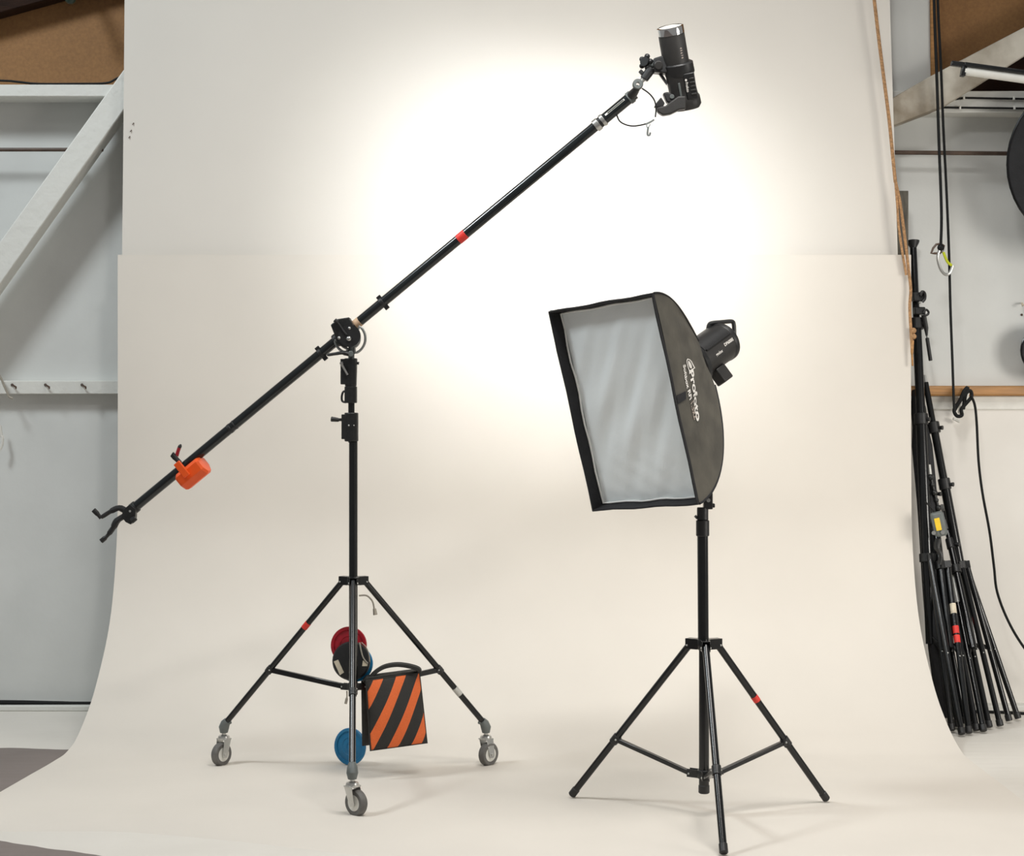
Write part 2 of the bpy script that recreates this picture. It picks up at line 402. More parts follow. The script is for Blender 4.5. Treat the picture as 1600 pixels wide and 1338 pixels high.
for i, (ft, d) in enumerate(zip(feet, dirs)):
    a = V((base.x, Yp, zc - .003)) + d * .048
    b = V((ft.x, ft.y, 0.012)); ax = (b - a).normalized()
    lg = MB().cyl(a - ax * .012, b - ax * .012, .0105, seg=16).build('leg', M_black, st)
    MB().cyl(b - ax * .03, b, .0122, seg=14, bev=.003).build('rubber_foot', M_plast, lg)
    t = 0.617
    j = a + (b - a) * t
    h = V((base.x, Yp, hubz - .002)) + d * .045
    up_ = V((0, 0, 1)); s_ = V((-d.y, d.x, 0)); bx = (j - h)
    brc = MB().box((h + j) / 2, bx, s_, bx.cross(s_), bx.length + .02, .017, .013)
    brc.build('brace', M_black, st, bevel=.002)
    jb = MB().cyl(j - ax * .014, j + ax * .014, .0135, seg=14)
    jb.box(j - d * .008, s_, d, up_, .021, .014, .02)
    jb.build('brace_joint', M_cast, lg, bevel=.001)
    for q in (V((base.x, Yp, zc - .003)) + d * .05, h, j - d * .008):
        for sg in (-1, 1):
            MB().sphere(q + s_ * (.0128 if q != h else .0112) * sg, .0034, s_, 8, 6).build('rivet', M_steel, lg)
    if i == 1:
        q = a + (b - a) * 0.338
        MB().cyl(q - ax * .010, q + ax * .010, .0112, seg=16).build('tape_band', M_red, lg)

# tilt bracket on top of the stand and rod up to the head
bk = thing('tilt_bracket', (base.x, Yp, zt), 'black swivel bracket with lever on top of the softbox stand', 'bracket')
b = MB()
b.box(P(1106, 783, Yp), (1, 0, 0), (0, 1, 0), (0, 0, 1), .026, .03, .048)
b.box(P(1108, 790, Yp), (1, 0, 0), (0, 1, 0), (0, 0, 1), .032, .026, .012)
b.build('bracket_body', M_plast, bk, bevel=.002)
MB().cyl(P(1107, 782, Yp - .016), P(1107, 782, Yp - .022), .006, seg=12).build('bolt', M_steel, bk)
MB().tube(pxs([(1103, 766), (1110, 763), (1117, 758)], Yp, 4), [.007] * 3 + [.0085] * 3 + [.0095, .0075, .003], 10).build('lever', M_plast, bk)

# softbox geometry (face centre, yaw, pitch, roll from its corners)
fc = V((.3276, 5.276, 1.212)); yaw, pit, rol = .791, .223, .088
n = V((-math.sin(yaw) * math.cos(pit), -math.cos(yaw) * math.cos(pit), -math.sin(pit)))
rt = V((math.cos(yaw), -math.sin(yaw), 0)); up0 = rt.cross(n)
if up0.z < 0: up0 = -up0
rt, up0 = rt * math.cos(rol) + up0 * math.sin(rol), up0 * math.cos(rol) - rt * math.sin(rol)
Wf, Hf, DEP = .42, .62, .33
rc = fc - n * DEP + up0 * .052                     # ring centre
hp = math.radians(25.5); hb = V((math.sin(yaw) * math.cos(hp), math.cos(yaw) * math.cos(hp), math.sin(hp)))  # head axis, to the back
hr = rt.copy(); hu = hr.cross(hb); hu = hu if hu.z > 0 else -hu
RW, RH = .135, .15
def sbp(sx, sy, t):
    """corner-signed point on the softbox shell, t=0 rim, t=1 ring"""
    k = t ** 1.72
    p0 = fc + rt * (sx * Wf / 2) + up0 * (sy * Hf / 2)
    c = fc - n * (DEP * t) + up0 * (.052 * k)
    rr = (rt * (1 - t) + hr * t); uu = (up0 * (1 - t) + hu * t)
    ww = Wf / 2 * (1 - k) + RW / 2 * k; hh = Hf / 2 * (1 - k) + RH / 2 * k
    return c + rr * (sx * ww) + uu * (sy * hh)
sbx = thing('softbox', fc - up0 * .3, 'rectangular black softbox with white front cloth tilted to the left', 'softbox')
def panel_pt(side, u, t):
    if side == 'right': p = sbp(1, 1 - 2 * u, t); nn = rt
    elif side == 'left': p = sbp(-1, 1 - 2 * u, t); nn = -rt
    elif side == 'top': p = sbp(-1 + 2 * u, 1, t); nn = up0
    else: p = sbp(-1 + 2 * u, -1, t); nn = -up0
    sag = -.012 * math.sin(PI * u) * math.sin(PI * min(1, t * 1.02)) ** 1.7
    wr = .0022 * math.sin(u * 37 + t * 5) * math.sin(PI * t) + .0016 * math.sin(t * 21 + u * 8) * math.sin(PI * u)
    return p + nn * (sag + wr)
def panel(side):
    nu, ntt = 36, 22; vs, fs = [], []
    for th in (0, -.002):
        for i in range(ntt + 1):
            for k in range(nu + 1):
                vs.append(panel_pt(side, k / nu, i / ntt) + (rc + fc) * 0 + ((fc + rc) / 2 - panel_pt(side, k / nu, i / ntt)).normalized() * (-th))
    W_ = nu + 1; S = W_ * (ntt + 1)
    for i in range(ntt):
        for k in range(nu):
            a = i * W_ + k
            fs.append([a, a + 1, a + W_ + 1, a + W_]); fs.append([S + a + W_, S + a + W_ + 1, S + a + 1, S + a])
    return MB().add(vs, fs).build('side_panel', M_fabric, sbx, ang=80)
pr_ = None
for sd in ('right', 'left', 'top', 'bottom'):
    o = panel(sd)
    if sd == 'right': pr_ = o
# corner seams (rods under the fabric)
for sx in (-1, 1):
    for sy in (-1, 1):
        MB().tube([sbp(sx, sy, i / 20) for i in range(21)], .0035, 8).build('corner_seam', M_rim, sbx)
# rim lip: recessed front border
rim = MB(); vs, fs = [], []
def rr4(w_, h_, d_, seg=10):
    o = []
    cr = [(-1, 1), (1, 1), (1, -1), (-1, -1)]
    for q in range(4):
        a, b2 = cr[q], cr[(q + 1) % 4]
        for k in range(seg):
            t = k / seg; x = a[0] + (b2[0] - a[0]) * t; y = a[1] + (b2[1] - a[1]) * t
            wob = .0016 * math.sin(q * 3 + t * 14)
            o.append(fc + rt * (x * (w_ / 2 + wob)) + up0 * (y * (h_ / 2 + wob)) + n * d_)
    return o
rings = [rr4(Wf, Hf, 0), rr4(Wf + .004, Hf + .004, .006), rr4(Wf, Hf, .010), rr4(Wf - .008, Hf - .008, .009), rr4(Wf - .012, Hf - .012, -.01), rr4(Wf - .026, Hf - .026, -.036)]
m_ = len(rings[0])
for r_ in rings: vs += r_
for i in range(len(rings) - 1):
    for k in range(m_):
        k2 = (k + 1) % m_; fs.append([i * m_ + k, i * m_ + k2, (i + 1) * m_ + k2, (i + 1) * m_ + k])
rim.add(vs, fs).build('rim_border', M_rim, sbx, ang=60)
# diffuser cloth with diagonal folds
nu, nv = 60, 84; vs, fs = [], []
for j in range(nv + 1):
    for i in range(nu + 1):
        u, v = i / nu, j / nv
        e = math.sin(PI * u) ** .5 * math.sin(PI * v) ** .5
        q = u * .75 - v * .78
        fold = .0062 * math.sin(q * 19 + .8 * math.sin(v * 5 + u * 3)) * (.4 + .6 * math.sin(PI * v) ** 2) + .0016 * math.sin((u * .9 - v * .7) * 39 + 1.0 * math.sin(v * 5)) + .0012 * math.sin(v * 60 + u * 25) * max(0, .35 - v) * 3
        vs.append(fc + rt * ((u - .5) * (Wf - .024)) + up0 * ((v - .5) * (Hf - .024)) + n * (-.032 + e * (fold + .006)))
for j in range(nv):
    for i in range(nu):
        a = j * (nu + 1) + i; fs.append([a, a + 1, a + nu + 2, a + nu + 1])
MB().add(vs, fs).build('diffuser_cloth', M_diff, sbx, ang=180)
pts = rr4(Wf - .029, Hf - .029, -.027, 12)
pts = [p + n * (.003 * math.sin(i * 1.7)) for i, p in enumerate(pts)]
MB().tube(pts, .0030, 8, closed=True).build('cloth_piping', M_pipe, sbx)
MB().lathe([(.076, -.012), (.08, -.008), (.08, .008), (.074, .012), (.06, .012), (.06, -.012)], rc, hb, 28, cap=False).build('speed_ring', M_cast, sbx)

# marks on the right-hand panel
def find_ut(px, py):
    best = None
    for i in range(121):
        for k in range(101):
            u, t = i / 120, k / 100
            x, y = proj(panel_pt('right', u, t)); d = (x - px) ** 2 + (y - py) ** 2
            if best is None or d < best[0]: best = (d, u, t)
    return best[1], best[2]
def on_panel(u, t, off=.0024):
    p = panel_pt('right', u, t); a = panel_pt('right', u + .004, t) - p; b_ = panel_pt('right', u, t + .004) - p
    nn = a.cross(b_).normalized()
    if nn.dot(rt) < 0: nn = -nn
    return p + nn * off
def panel_text(txt, start, end, hpx, m, bold=0.02, name='lettering'):
    vs, fs, Wt = text_mesh(txt, bold)
    (u0, t0), (u1, t1) = find_ut(*start), find_ut(*end)
    dt = find_ut(start[0] + hpx, start[1])[1] - t0
    mb = MB().add([on_panel(u0 + (u1 - u0) * x / Wt, t0 + (t1 - t0) * x / Wt + dt * y / .72) for x, y in vs], fs)
    return mb.build(name, m, pr_, smooth=False)
panel_text('Profoto', (1076.5, 582), (1088.5, 661), 7.5, M_white, .03)
panel_text('Softbox RFi', (1065.5, 570), (1076.5, 626), 4.5, M_white, .03)
panel_text("1.3x2'", (1078, 630), (1084.5, 659), 4.5, M_faded, .02)
# round emblem beside the lettering
(u0, t0), (u1, t1) = find_ut(1069, 561), find_ut(1075.5, 581); dtt = find_ut(1078, 561)[1] - t0
def emb(a, c): return on_panel(u0 + (u1 - u0) * a, t0 + (t1 - t0) * a + dtt * c)
out, inn = [], []
sh = [(1, 0), (1, .5), (1, 1), (.6, 1.0), (.3, .97), (.1, .8), (0, .5), (.1, .2), (.3, .03), (.6, 0)]
mb = MB()
vs = [emb(a, c) for a, c in sh] + [emb(.5 + (a - .5) * .84, .5 + (c - .5) * .70) for a, c in sh]
k_ = len(sh)
mb.add(vs, [[i, (i + 1) % k_, k_ + (i + 1) % k_, k_ + i] for i in range(k_)])
mb.add([emb(.52 + .34 * math.cos(q * PI / 8), .5 + .22 * math.sin(q * PI / 8)) for q in range(16)], [list(range(16))])
mb.build('emblem', M_white, pr_, smooth=False)
# dark hook-and-loop patch near the rim
pa = [find_ut(1051, 619), find_ut(1070.5, 611), find_ut(1072, 624), find_ut(1054, 632)]
vs, fs = [], []
for i in range(7):
    for k in range(5):
        a, b2 = i / 6, k / 4
        u = (pa[0][0] * (1 - a) + pa[1][0] * a) * (1 - b2) + (pa[3][0] * (1 - a) + pa[2][0] * a) * b2
        t = (pa[0][1] * (1 - a) + pa[1][1] * a) * (1 - b2) + (pa[3][1] * (1 - a) + pa[2][1] * a) * b2
        vs.append(on_panel(u, t, .0018))
for i in range(6):
    for k in range(4):
        a = i * 5 + k; fs.append([a, a + 1, a + 6, a + 5])
MB().add(vs, fs).build('loop_patch', M_rim, pr_)

# strobe head behind the softbox
rcn = P(1130, 540, 5.60)
hd_len = .175
h0 = rc + hb * .014
h1 = h0 + hb * hd_len
sh_ = thing('studio_strobe', h0 + V((0, 0, -.07)), 'dark grey studio flash head with top handle behind the softbox', 'flash head')
R_ = .061
bd = MB().lathe([(.05, 0), (R_ * .98, .004), (R_, .02), (R_ * 1.01, .12), (R_ * 1.02, .15), (R_ * .99, .168), (R_ * .9, hd_len)], h0, hb, 36)
body = bd.build('housing', M_head, sh_)
MB().lathe([(R_ * 1.03, .150), (R_ * 1.05, .154), (R_ * 1.05, .166), (R_ * 1.0, .170)], h0, hb, 36, cap=False).build('rear_rim', M_plast, sh_)
# direction round the barrel that faces the camera
toc = (V((0, 0, 1.2)) - h0).normalized(); toc = (toc - hb * toc.dot(hb)).normalized(); sid = hb.cross(toc).normalized()
if sid.z < 0: sid = -sid
def barrel(s, ang, off=0.0):
    return h0 + hb * s + (toc * math.cos(ang) + sid * math.sin(ang)) * (R_ * 1.01 + off)
# side ledge between the upper and lower shells
MB().tube([barrel(.02 + .125 * i / 8, .12, .001) for i in range(9)], .0032, 8).build('side_ledge', M_plast, sh_)
vs, fs = [], []
for i in range(9):
    for k in range(13):
        vs.append(barrel(.015 + .13 * i / 8, .16 + 1.5 * k / 12, .0012))
for i in range(8):
    for k in range(12):
        a = i * 13 + k; fs.append([a, a + 1, a + 14, a + 13])
MB().add(vs, fs).build('upper_shell', M_plast, sh_)
def barrel_text(txt, s0, ang, hgt, flip=1):
    vs, fs, Wt = text_mesh(txt, .02)
    return MB().add([barrel(s0 + x * hgt, ang + y * hgt / R_, .0016) for x, y in vs], fs).build('lettering', M_white, body, smooth=False)
barrel_text('godox', .045, -.42, .0135)
barrel_text('DP600III', .098, -.26, .0135)
# top handle
Yhd = h0.y + .085
MB().tube(spline([P(1106, 517, Yhd), P(1108, 508, Yhd), P(1113, 505, Yhd), P(1128, 503.5, Yhd + .01), P(1143, 502.5, Yhd + .02), P(1146.5, 507, Yhd + .02), P(1147.5, 524, Yhd + .02)], 4), .0068, 8).build('handle', M_plast, sh_)
# stand mount under the head
mo = barrel(.062, -1.45, .020)
MB().box(mo, hb, toc, sid, .045, .04, .05).build('stand_mount', M_head, sh_, bevel=.004)
rodtop = mo - sid * .02
MB().cyl(P(1106, 775, Yp), rc - hu * .078, .009, seg=12).build('support_rod', M_black, bk)

# ------------------------------------------------------------------ wheeled boom stand
Yq = 5.79
bb = V((xx(552, Yq), Yq, 0))
bs = thing('boom_stand', bb, 'tall black wheeled stand carrying the long diagonal boom', 'boom stand')
zz_ = lambda py: z(py, Yq)
def vc(py0, py1, r, name, m=M_black, dx=0.0, bev=.0015, seg=20):
    return MB().cyl((bb.x + dx, Yq, zz_(py0)), (bb.x + dx, Yq, zz_(py1)), r, seg=seg, bev=bev).build(name, m, bs)
vc(1086, 690, .0140, 'main_column')
vc(692, 600, .0105, 'inner_column', dx=-.006)
lc = MB().cyl((bb.x - .006, Yq, zz_(690)), (bb.x - .006, Yq, zz_(645)), .0225, seg=20, bev=.002)
lc.box((bb.x - .022, Yq, zz_(667)), (1, 0, 0), (0, 1, 0), (0, 0, 1), .03, .032, .08)
slv = lc.build('lower_sleeve', M_cast, bs, bevel=.002)
MB().cyl(P(535, 656, Yq), P(529, 656, Yq), .005, seg=10).cyl(P(530, 656.5, Yq), P(517, 655, Yq), .0065, .0085, seg=12, bev=.002).build('clamp_knob', M_plast, slv)
MB().sphere(P(545, 665, Yq - .0228), .0032, (0, 1, 0), 8, 6).sphere(P(553, 665, Yq - .022), .0025, (0, 1, 0), 8, 6).build('bolt', M_steel, slv)
uc = MB().cyl((bb.x - .008, Yq, zz_(630)), (bb.x - .008, Yq, zz_(604)), .0205, seg=20, bev=.002)
mid = uc.build('middle_sleeve', M_cast, bs)
MB().tube(pxs([(540, 611), (536, 613), (534, 620), (535, 627), (541, 629)], Yq, 4), .0036, 8).build('loop_handle', M_plast, mid)
tc_ = MB().cyl((bb.x - .008, Yq, zz_(604)), (bb.x - .008, Yq, zz_(560)), .019, .0215, seg=20, bev=.002)
tc_.box(P(539, 581, Yq), (1, 0, 0), (0, 1, 0), (0, 0, 1), .026, .034, .082)
top = tc_.build('top_casting', M_cast, bs, bevel=.0025)
MB().tube(pxs([(533, 566), (536, 573), (543, 586)], Yq - .026, 4), [.006] * 3 + [.0038] * 6, 8).build('lever', M_steel, top)
MB().cyl(P(556, 567, Yq), P(561, 568, Yq), .0035, .005, seg=8).build('safety_pin', M_plast, top)
# boom axis
A, B = P(206, 797, 6.0), P(1001, 139, 5.58)
bx_ = (B - A).normalized()
def bp(px):                         # point on the boom at a pixel column
    lo, hi = 0.0, 1.0
    for _ in range(40):
        m2 = (lo + hi) / 2
        if proj(A + (B - A) * m2)[0] < px: lo = m2
        else: hi = m2
    return A + (B - A) * lo
def bcyl(p0, p1, r, name, m, par=None, bev=.001, seg=20):
    return MB().cyl(bp(p0), bp(p1), r, seg=seg, bev=bev).build(name, m, par or bs)
boom = bcyl(207, 946, .0160, 'boom_tube', M_boom)
bcyl(940, 992, .0172, 'boom_extension', M_boom)
bcyl(930, 936.5, .0205, 'clamp_band', M_steel, boom); bcyl(940, 944.5, .0205, 'clamp_band', M_steel, boom)
bcyl(936, 941, .0175, 'clamp_gap', M_plast, boom)
bcyl(716, 728, .0166, 'tape_band', M_red, boom)
bcyl(551, 563, .0164, 'tape_band', M_tan, boom)
bcyl(548, 556, .0170, 'tape_band', M_black, boom)
for px_ in (598, 502):
    q = bp(px_); o_ = MB().cyl(q - bx_ * .006, q + bx_ * .006, .0185, seg=18)
    s_ = V((-bx_.z, 0, bx_.x)).normalized()
    o_.box(q + s_ * .019, bx_, s_, (0, 1, 0), .016, .012, .018); o_.box(q - s_ * .020, bx_, s_, (0, 1, 0), .016, .014, .018)
    o_.build('stop_collar', M_plast, boom, bevel=.001)
bcyl(358, 362, .0168, 'joint_ring', M_plast, boom); bcyl(366, 368, .0168, 'joint_ring', M_plast, boom)
bcyl(982, 988, .0200, 'end_ring', M_grey, boom)
# printed white strip on the extension
tb = (V((0, 0, 1.2)) - bp(960)).normalized(); tb = (tb - bx_ * tb.dot(bx_)).normalized(); sb = bx_.cross(tb); sb = sb if sb.z > 0 else -sb
vs = []
for i, px_ in enumerate((948, 978)):
    for ang in (.28, .62): vs.append(bp(px_) + (tb * math.cos(ang) + sb * math.sin(ang)) * .0178)
MB().add(vs, [[0, 1, 3, 2]]).build('printed_strip', M_whitep, boom, smooth=False)
vs = []
for i, px_ in enumerate((952, 977)):
    for ang in (.36, .54): vs.append(bp(px_) + (tb * math.cos(ang) + sb * math.sin(ang)) * .0184)
MB().add(vs, [[0, 1, 3, 2]]).build('print_inset', M_boom, boom, smooth=False)
# pivot head: clamp saddle, disc, slotted arc, levers
Yv = 5.772
piv = MB()
piv.prism([P(x, y, Yv + .032) for x, y in [(519, 509), (530, 500), (548, 497), (553, 507), (556, 521), (552, 536), (540, 544), (529, 538), (525, 524)]], (0, -.055, 0))
pv = piv.build('pivot_head', M_cast, bs, bevel=.003)
cl = MB().cyl(bp(524), bp(549), .0225, seg=20, bev=.002); cl.build('boom_clamp', M_plast, pv)
MB().lathe([(.004, -.006), (.034, -.006), (.036, -.003), (.036, .004), (.004, .004)], P(546, 525, Yv - .028), (0, -1, 0), 28).build('pivot_disc', M_plast, pv)
MB().sphere(P(545, 529.5, Yv - .036), .008, (0, -1, 0), 12, 6, .6).build('pivot_bolt', M_steel, pv)
for c_ in ((530, 528), (546, 513)):
    MB().sphere(P(*c_, Yv - .03), .0055, (0, -1, 0), 10, 6, .7).build('bolt', M_steel, pv)
# slotted arc: outer and inner rails
def arcpx(cx_, cy_, r_, a0, a1, n_=14): return [(cx_ + r_ * math.cos(math.radians(a0 + (a1 - a0) * i / n_)), cy_ + r_ * math.sin(math.radians(a0 + (a1 - a0) * i / n_))) for i in range(n_ + 1)]
ro = arcpx(546, 529, 25, -50, 70); ri = arcpx(546, 529, 16, 62, -42)
MB().tube([P(x, y, Yv + .012) for x, y in ro + ri], .0042, 8, closed=True).build('slotted_arc', M_lgrey, pv)
ro = arcpx(546, 529, 23, 100, 172); ri = arcpx(546, 529, 16, 168, 100)
MB().tube([P(x, y, Yv + .012) for x, y in ro + ri], .0042, 8, closed=True).build('slotted_arc', M_lgrey, pv)
MB().tube(pxs([(523, 500), (529, 506), (535, 515), (541, 523)], Yv - .035, 4), [.007] * 3 + [.0045] * 10, 8).build('lever', M_plast, pv)
MB().cyl(P(548, 553, Yv + .02), P(548, 553, Yv - .035), .0095, seg=16, bev=.002).build('tilt_bolt', M_grey, pv)
MB().tube(pxs([(545, 553), (535, 551.5), (524, 553), (511, 555)], Yv - .03, 4), [.008] * 4 + [.0055] * 4 + [.005] * 4 + [.0035], 8).build('tilt_lever', M_plast, pv)
MB().cyl(P(549, 562, Yq), P(549, 540, Yq), .010, seg=16).build('pivot_spigot', M_grey, pv)
# twin-arm handle on the low end of the boom
eh = MB().cyl(bp(199), bp(214), .020, seg=16, bev=.002)
eh.pxprism([(192, 797), (203, 788), (212, 796), (211, 812), (204, 820), (196, 816), (190, 808)], 5.985, .03)
ehh = eh.build('end_handle', M_cast, bs, bevel=.002)
MB().cyl(P(203, 799, 5.965), P(203, 799, 5.960), .004, seg=8).build('bolt', M_steel, ehh)
MB().tube(pxs([(199, 800), (186, 794), (172, 800), (158, 809)], 5.985, 4), [.011] * 4 + [.010] * 4 + [.0075] * 4 + [.006], 10).tube(pxs([(158, 810), (152, 803), (146, 797)], 5.985, 3), [.0065] * 3 + [.0085] * 4, 10).build('handle_arm', M_plast, ehh)
MB().tube(pxs([(195, 806), (183, 814), (177, 825), (169, 836)], 5.985, 4), [.010] * 4 + [.0115] * 4 + [.009] * 4 + [.006], 10).tube(pxs([(170, 835), (164, 841), (158, 846)], 5.985, 3), [.0062] * 3 + [.0085] * 4, 10).build('handle_arm', M_plast, ehh)
MB().cyl(P(205, 815, 5.97), P(212, 809, 5.97), .010, seg=10, bev=.002).build('knob', M_plast, ehh)

# boom stand legs, braces, casters
zc2 = zz_(908)
Rb = .509
d3 = [V((-.458, .25, 0)).normalized(), V((.425, .25, 0)).normalized(), V((.042, -.507, 0)).normalized()]
Rbs = [.522, .493, .509]
cc = MB().lathe([(.018, 0), (.021, .003), (.021, .026), (.018, .029)], (bb.x, Yq, zc2 - .014), (0, 0, 1), 18)
for d in d3:
    s_ = V((-d.y, d.x, 0))
    for sg in (-1, 1): cc.box(V((bb.x, Yq, zc2)) + d * .032 + s_ * (.0115 * sg), d, s_, (0, 0, 1), .034, .0025, .028)
    cc.box(V((bb.x, Yq, zc2 + .013)) + d * .030, d, s_, (0, 0, 1), .034, .024, .0025)
cc.build('leg_collar', M_black, bs, bevel=.0008)
hz2 = zz_(1074)
hb2 = MB().lathe([(.017, 0), (.0195, .003), (.0195, .02), (.017, .023)], (bb.x, Yq, hz2 - .01), (0, 0, 1), 18)
for d in d3:
    s_ = V((-d.y, d.x, 0))
    for sg in (-1, 1): hb2.box(V((bb.x, Yq, hz2)) + d * .028 + s_ * (.009 * sg), d, s_, (0, 0, 1), .03, .0025, .02)
hb2.build('brace_hub', M_cast, bs, bevel=.0008)
face = [V((.80, -.60, 0)), V((.72, -.70, 0)), V((-.66, -.75, 0))]       # wheel axle directions
trail = [V((-.55, -.75, 0)), V((.1, -.1, 0)), V((.6, .2, 0))]
for i, d in enumerate(d3):
    s_ = V((-d.y, d.x, 0))
    a = V((bb.x, Yq, zc2 - .004)) + d * .042
    bft = V((bb.x, Yq, .142)) + d * (Rbs[i] - .006)
    ax = (bft - a).normalized()
    lg = MB().cyl(a - ax * .012, bft, .0100, seg=16).build('leg', M_black, bs)
    t = .612; j = a + (bft - a) * t
    h = V((bb.x, Yq, hz2)) + d * .038; bxv = j - h
    MB().box((h + j) / 2, bxv, s_, bxv.cross(s_), bxv.length + .02, .014, .017).build('brace', M_black, bs, bevel=.002)
    jb = MB().cyl(j - ax * .012, j + ax * .012, .0125, seg=14); jb.box(j - d * .006, s_, d, (0, 0, 1), .019, .014, .02)
    jb.build('brace_joint', M_cast, lg, bevel=.001)
    for q, wd in ((V((bb.x, Yq, zc2 - .004)) + d * .043, .0132), (h, .0106), (j - d * .006, .0100)):
        for sg in (-1, 1): MB().sphere(q + s_ * wd * sg, .003, s_, 8, 6).build('rivet', M_steel, lg)
    if i == 0:
        q = a + (bft - a) * .30; MB().cyl(q - ax * .0125, q + ax * .0125, .0107, seg=16).build('tape_band', M_red, lg)
    if i == 1:
        q = a + (bft - a) * .765; MB().cyl(q - ax * .016, q + ax * .016, .0107, seg=16).build('tape_band', M_silvert, lg)
    # caster
    P0 = V((bb.x, Yq, 0)) + d * Rbs[i]
    stem = V((P0.x, P0.y, .118))
    so = MB().tube([bft - ax * .014, bft, stem + V((0, 0, .010)), stem + V((0, 0, -.008))], [.0125, .0160, .0175, .013], 14)
    so.cyl(bft - ax * .004 + d * -.012, bft - ax * .004 - d * .02 + V((0, 0, .002)), .005, seg=8)
    cs = so.build('caster', M_grey, bs)
    st_ = MB().cyl(stem + V((0, 0, -.002)), stem + V((0, 0, -.016)), .007, seg=12)
    st_.lathe([(.008, -.014), (.018, -.018), (.020, -.024), (.019, -.03), (.008, -.032)], stem, (0, 0, 1), 18)
    st_.build('swivel', M_steel, cs)
    axl = face[i].normalized(); tr = trail[i].normalized() * .012
    wc = V((P0.x, P0.y, .040)) + tr
    fwd = V((-axl.y, axl.x, 0))
    fk = MB()
    for sg in (-1, 1):
        o_ = wc + axl * (.0175 * sg)
        pts = [o_ + fwd * .011 + V((0, 0, -.004)), o_ + fwd * .007 + V((0, 0, -.011)), o_ - fwd * .007 + V((0, 0, -.011)), o_ - fwd * .011 + V((0, 0, -.004)), V((P0.x, P0.y, .092)) + axl * (.0175 * sg) - fwd * .016, V((P0.x, P0.y, .092)) + axl * (.0175 * sg) + fwd * .016]
        fk.prism(pts, axl * .002)
    fk.box(V((P0.x, P0.y, .0895)), axl, fwd, (0, 0, 1), .039, .034, .004)
    fk.cyl(wc - axl * .021, wc + axl * .021, .005, seg=10)
    fk.build('fork', M_steel, cs, bevel=.0006)
    MB().lathe([(.024, -.012), (.035, -.0125), (.039, -.008), (.040, 0), (.039, .008), (.035, .0125), (.024, .012)], wc, axl, 32, cap=False).build('tyre', M_rub, cs)
    MB().lathe([(.006, -.0125), (.018, -.011), (.025, -.0115), (.025, .0115), (.018, .011), (.006, .0125)], wc, axl, 24).build('wheel_hub', M_whitep, cs)

# thin cords hanging at the stand
o = tag(MB().tube(pxs([(561, 931), (573, 931), (582, 940), (585, 953)], 5.80, 5), .0028, 8).build('power_lead', M_gcord), 'short grey lead with plug hanging below the boom stand collar', 'cable')
MB().cyl(P(585, 951, 5.80), P(586.5, 961, 5.80), .0055, .0075, seg=10, bev=.001).build('plug', M_gcord, o)
tag(MB().tube(pxs([(542, 1080), (542, 1090), (540, 1100)], 5.775, 4), [.0022] * 5 + [.0045] * 4, 8).build('cord_end', M_gcord), 'thin grey cord end dangling below the boom stand hub', 'cord')

# coloured discs hung inside the tripod
def disc(name, c, r, ax, m, label, th=.012):
    ax = V(ax).normalized()
    pr = [(.001, .004), (r * .18, .004), (r * .2, .006), (r * .45, .005), (r * .48, .0065), (r * .80, .005), (r * .83, .009), (r * .97, .010), (r, .007), (r, 0), (r * .95, -th * .3), (.001, -th * .3)]
    return tag(MB().lathe(pr, c, ax, 40, cap=False).build(name, m, ang=30), label, 'disc')
disc('red_disc', P(545.5, 1008.5, 5.855), .0605, (-.2, -1, .15), M_redp, 'dark red round plastic disc behind the boom stand column')
bdsc = thing('black_round_case', P(550, 1062, 5.835), 'black round case with pale labels resting on the stand braces', 'case')
MB().lathe([(.001, .011), (.045, .011), (.058, .009), (.063, .003), (.063, -.003), (.05, -.008), (.001, -.008)], P(549, 1033, 5.835), (-.15, -1, .12), 36, cap=False).build('case_body', M_plast, bdsc)
axd = V((-.15, -1, .12)).normalized()
def dpl(px_, py_, off=.0125): 
    p = P(px_, py_, 5.835); c0 = P(549, 1033, 5.835); p = p - axd * (p - c0).dot(axd); return p + axd * off
MB().prism([dpl(522, 1034), (dpl(529, 1031)), dpl(539, 1051), dpl(532.5, 1055)], -axd * .004).build('paper_label', M_label, bdsc, smooth=False)
MB().prism([dpl(569, 1032), (dpl(577, 1036)), dpl(576, 1041), dpl(568, 1041)], -axd * .004).build('paper_label', M_label, bdsc, smooth=False)
MB().tube(spline([dpl(563, 1004), dpl(566, 1018), dpl(570, 1029), dpl(577, 1037)], 4), .0025, 8).build('cord_loop', M_gcord, bdsc)
MB().tube(spline([dpl(566, 1004), dpl(574, 1012), dpl(579, 1024), dpl(580, 1034)], 4), .0018, 8).build('cord_loop', M_gcord, bdsc)
disc('small_blue_disc', P(555, 1037, 5.865), .060, (-.15, -1, .1), M_blue, 'blue disc mostly hidden behind the black round case')
bl = PG(548, 1197)
disc('blue_disc', V((bl.x, bl.y, .0655)), .062, (-.55, -1, .10), M_blue, 'bright blue round disc low behind the front stand leg')
tag(MB().tube([P(556, 1080, 5.815), P(554.5, 1100, 5.85), P(554, 1120, 5.95), P(551, 1142, bl.y - .012)], .0018, 6).build('hanging_cord', M_gcord), 'thin cord running from stand hub to blue disc', 'cord')

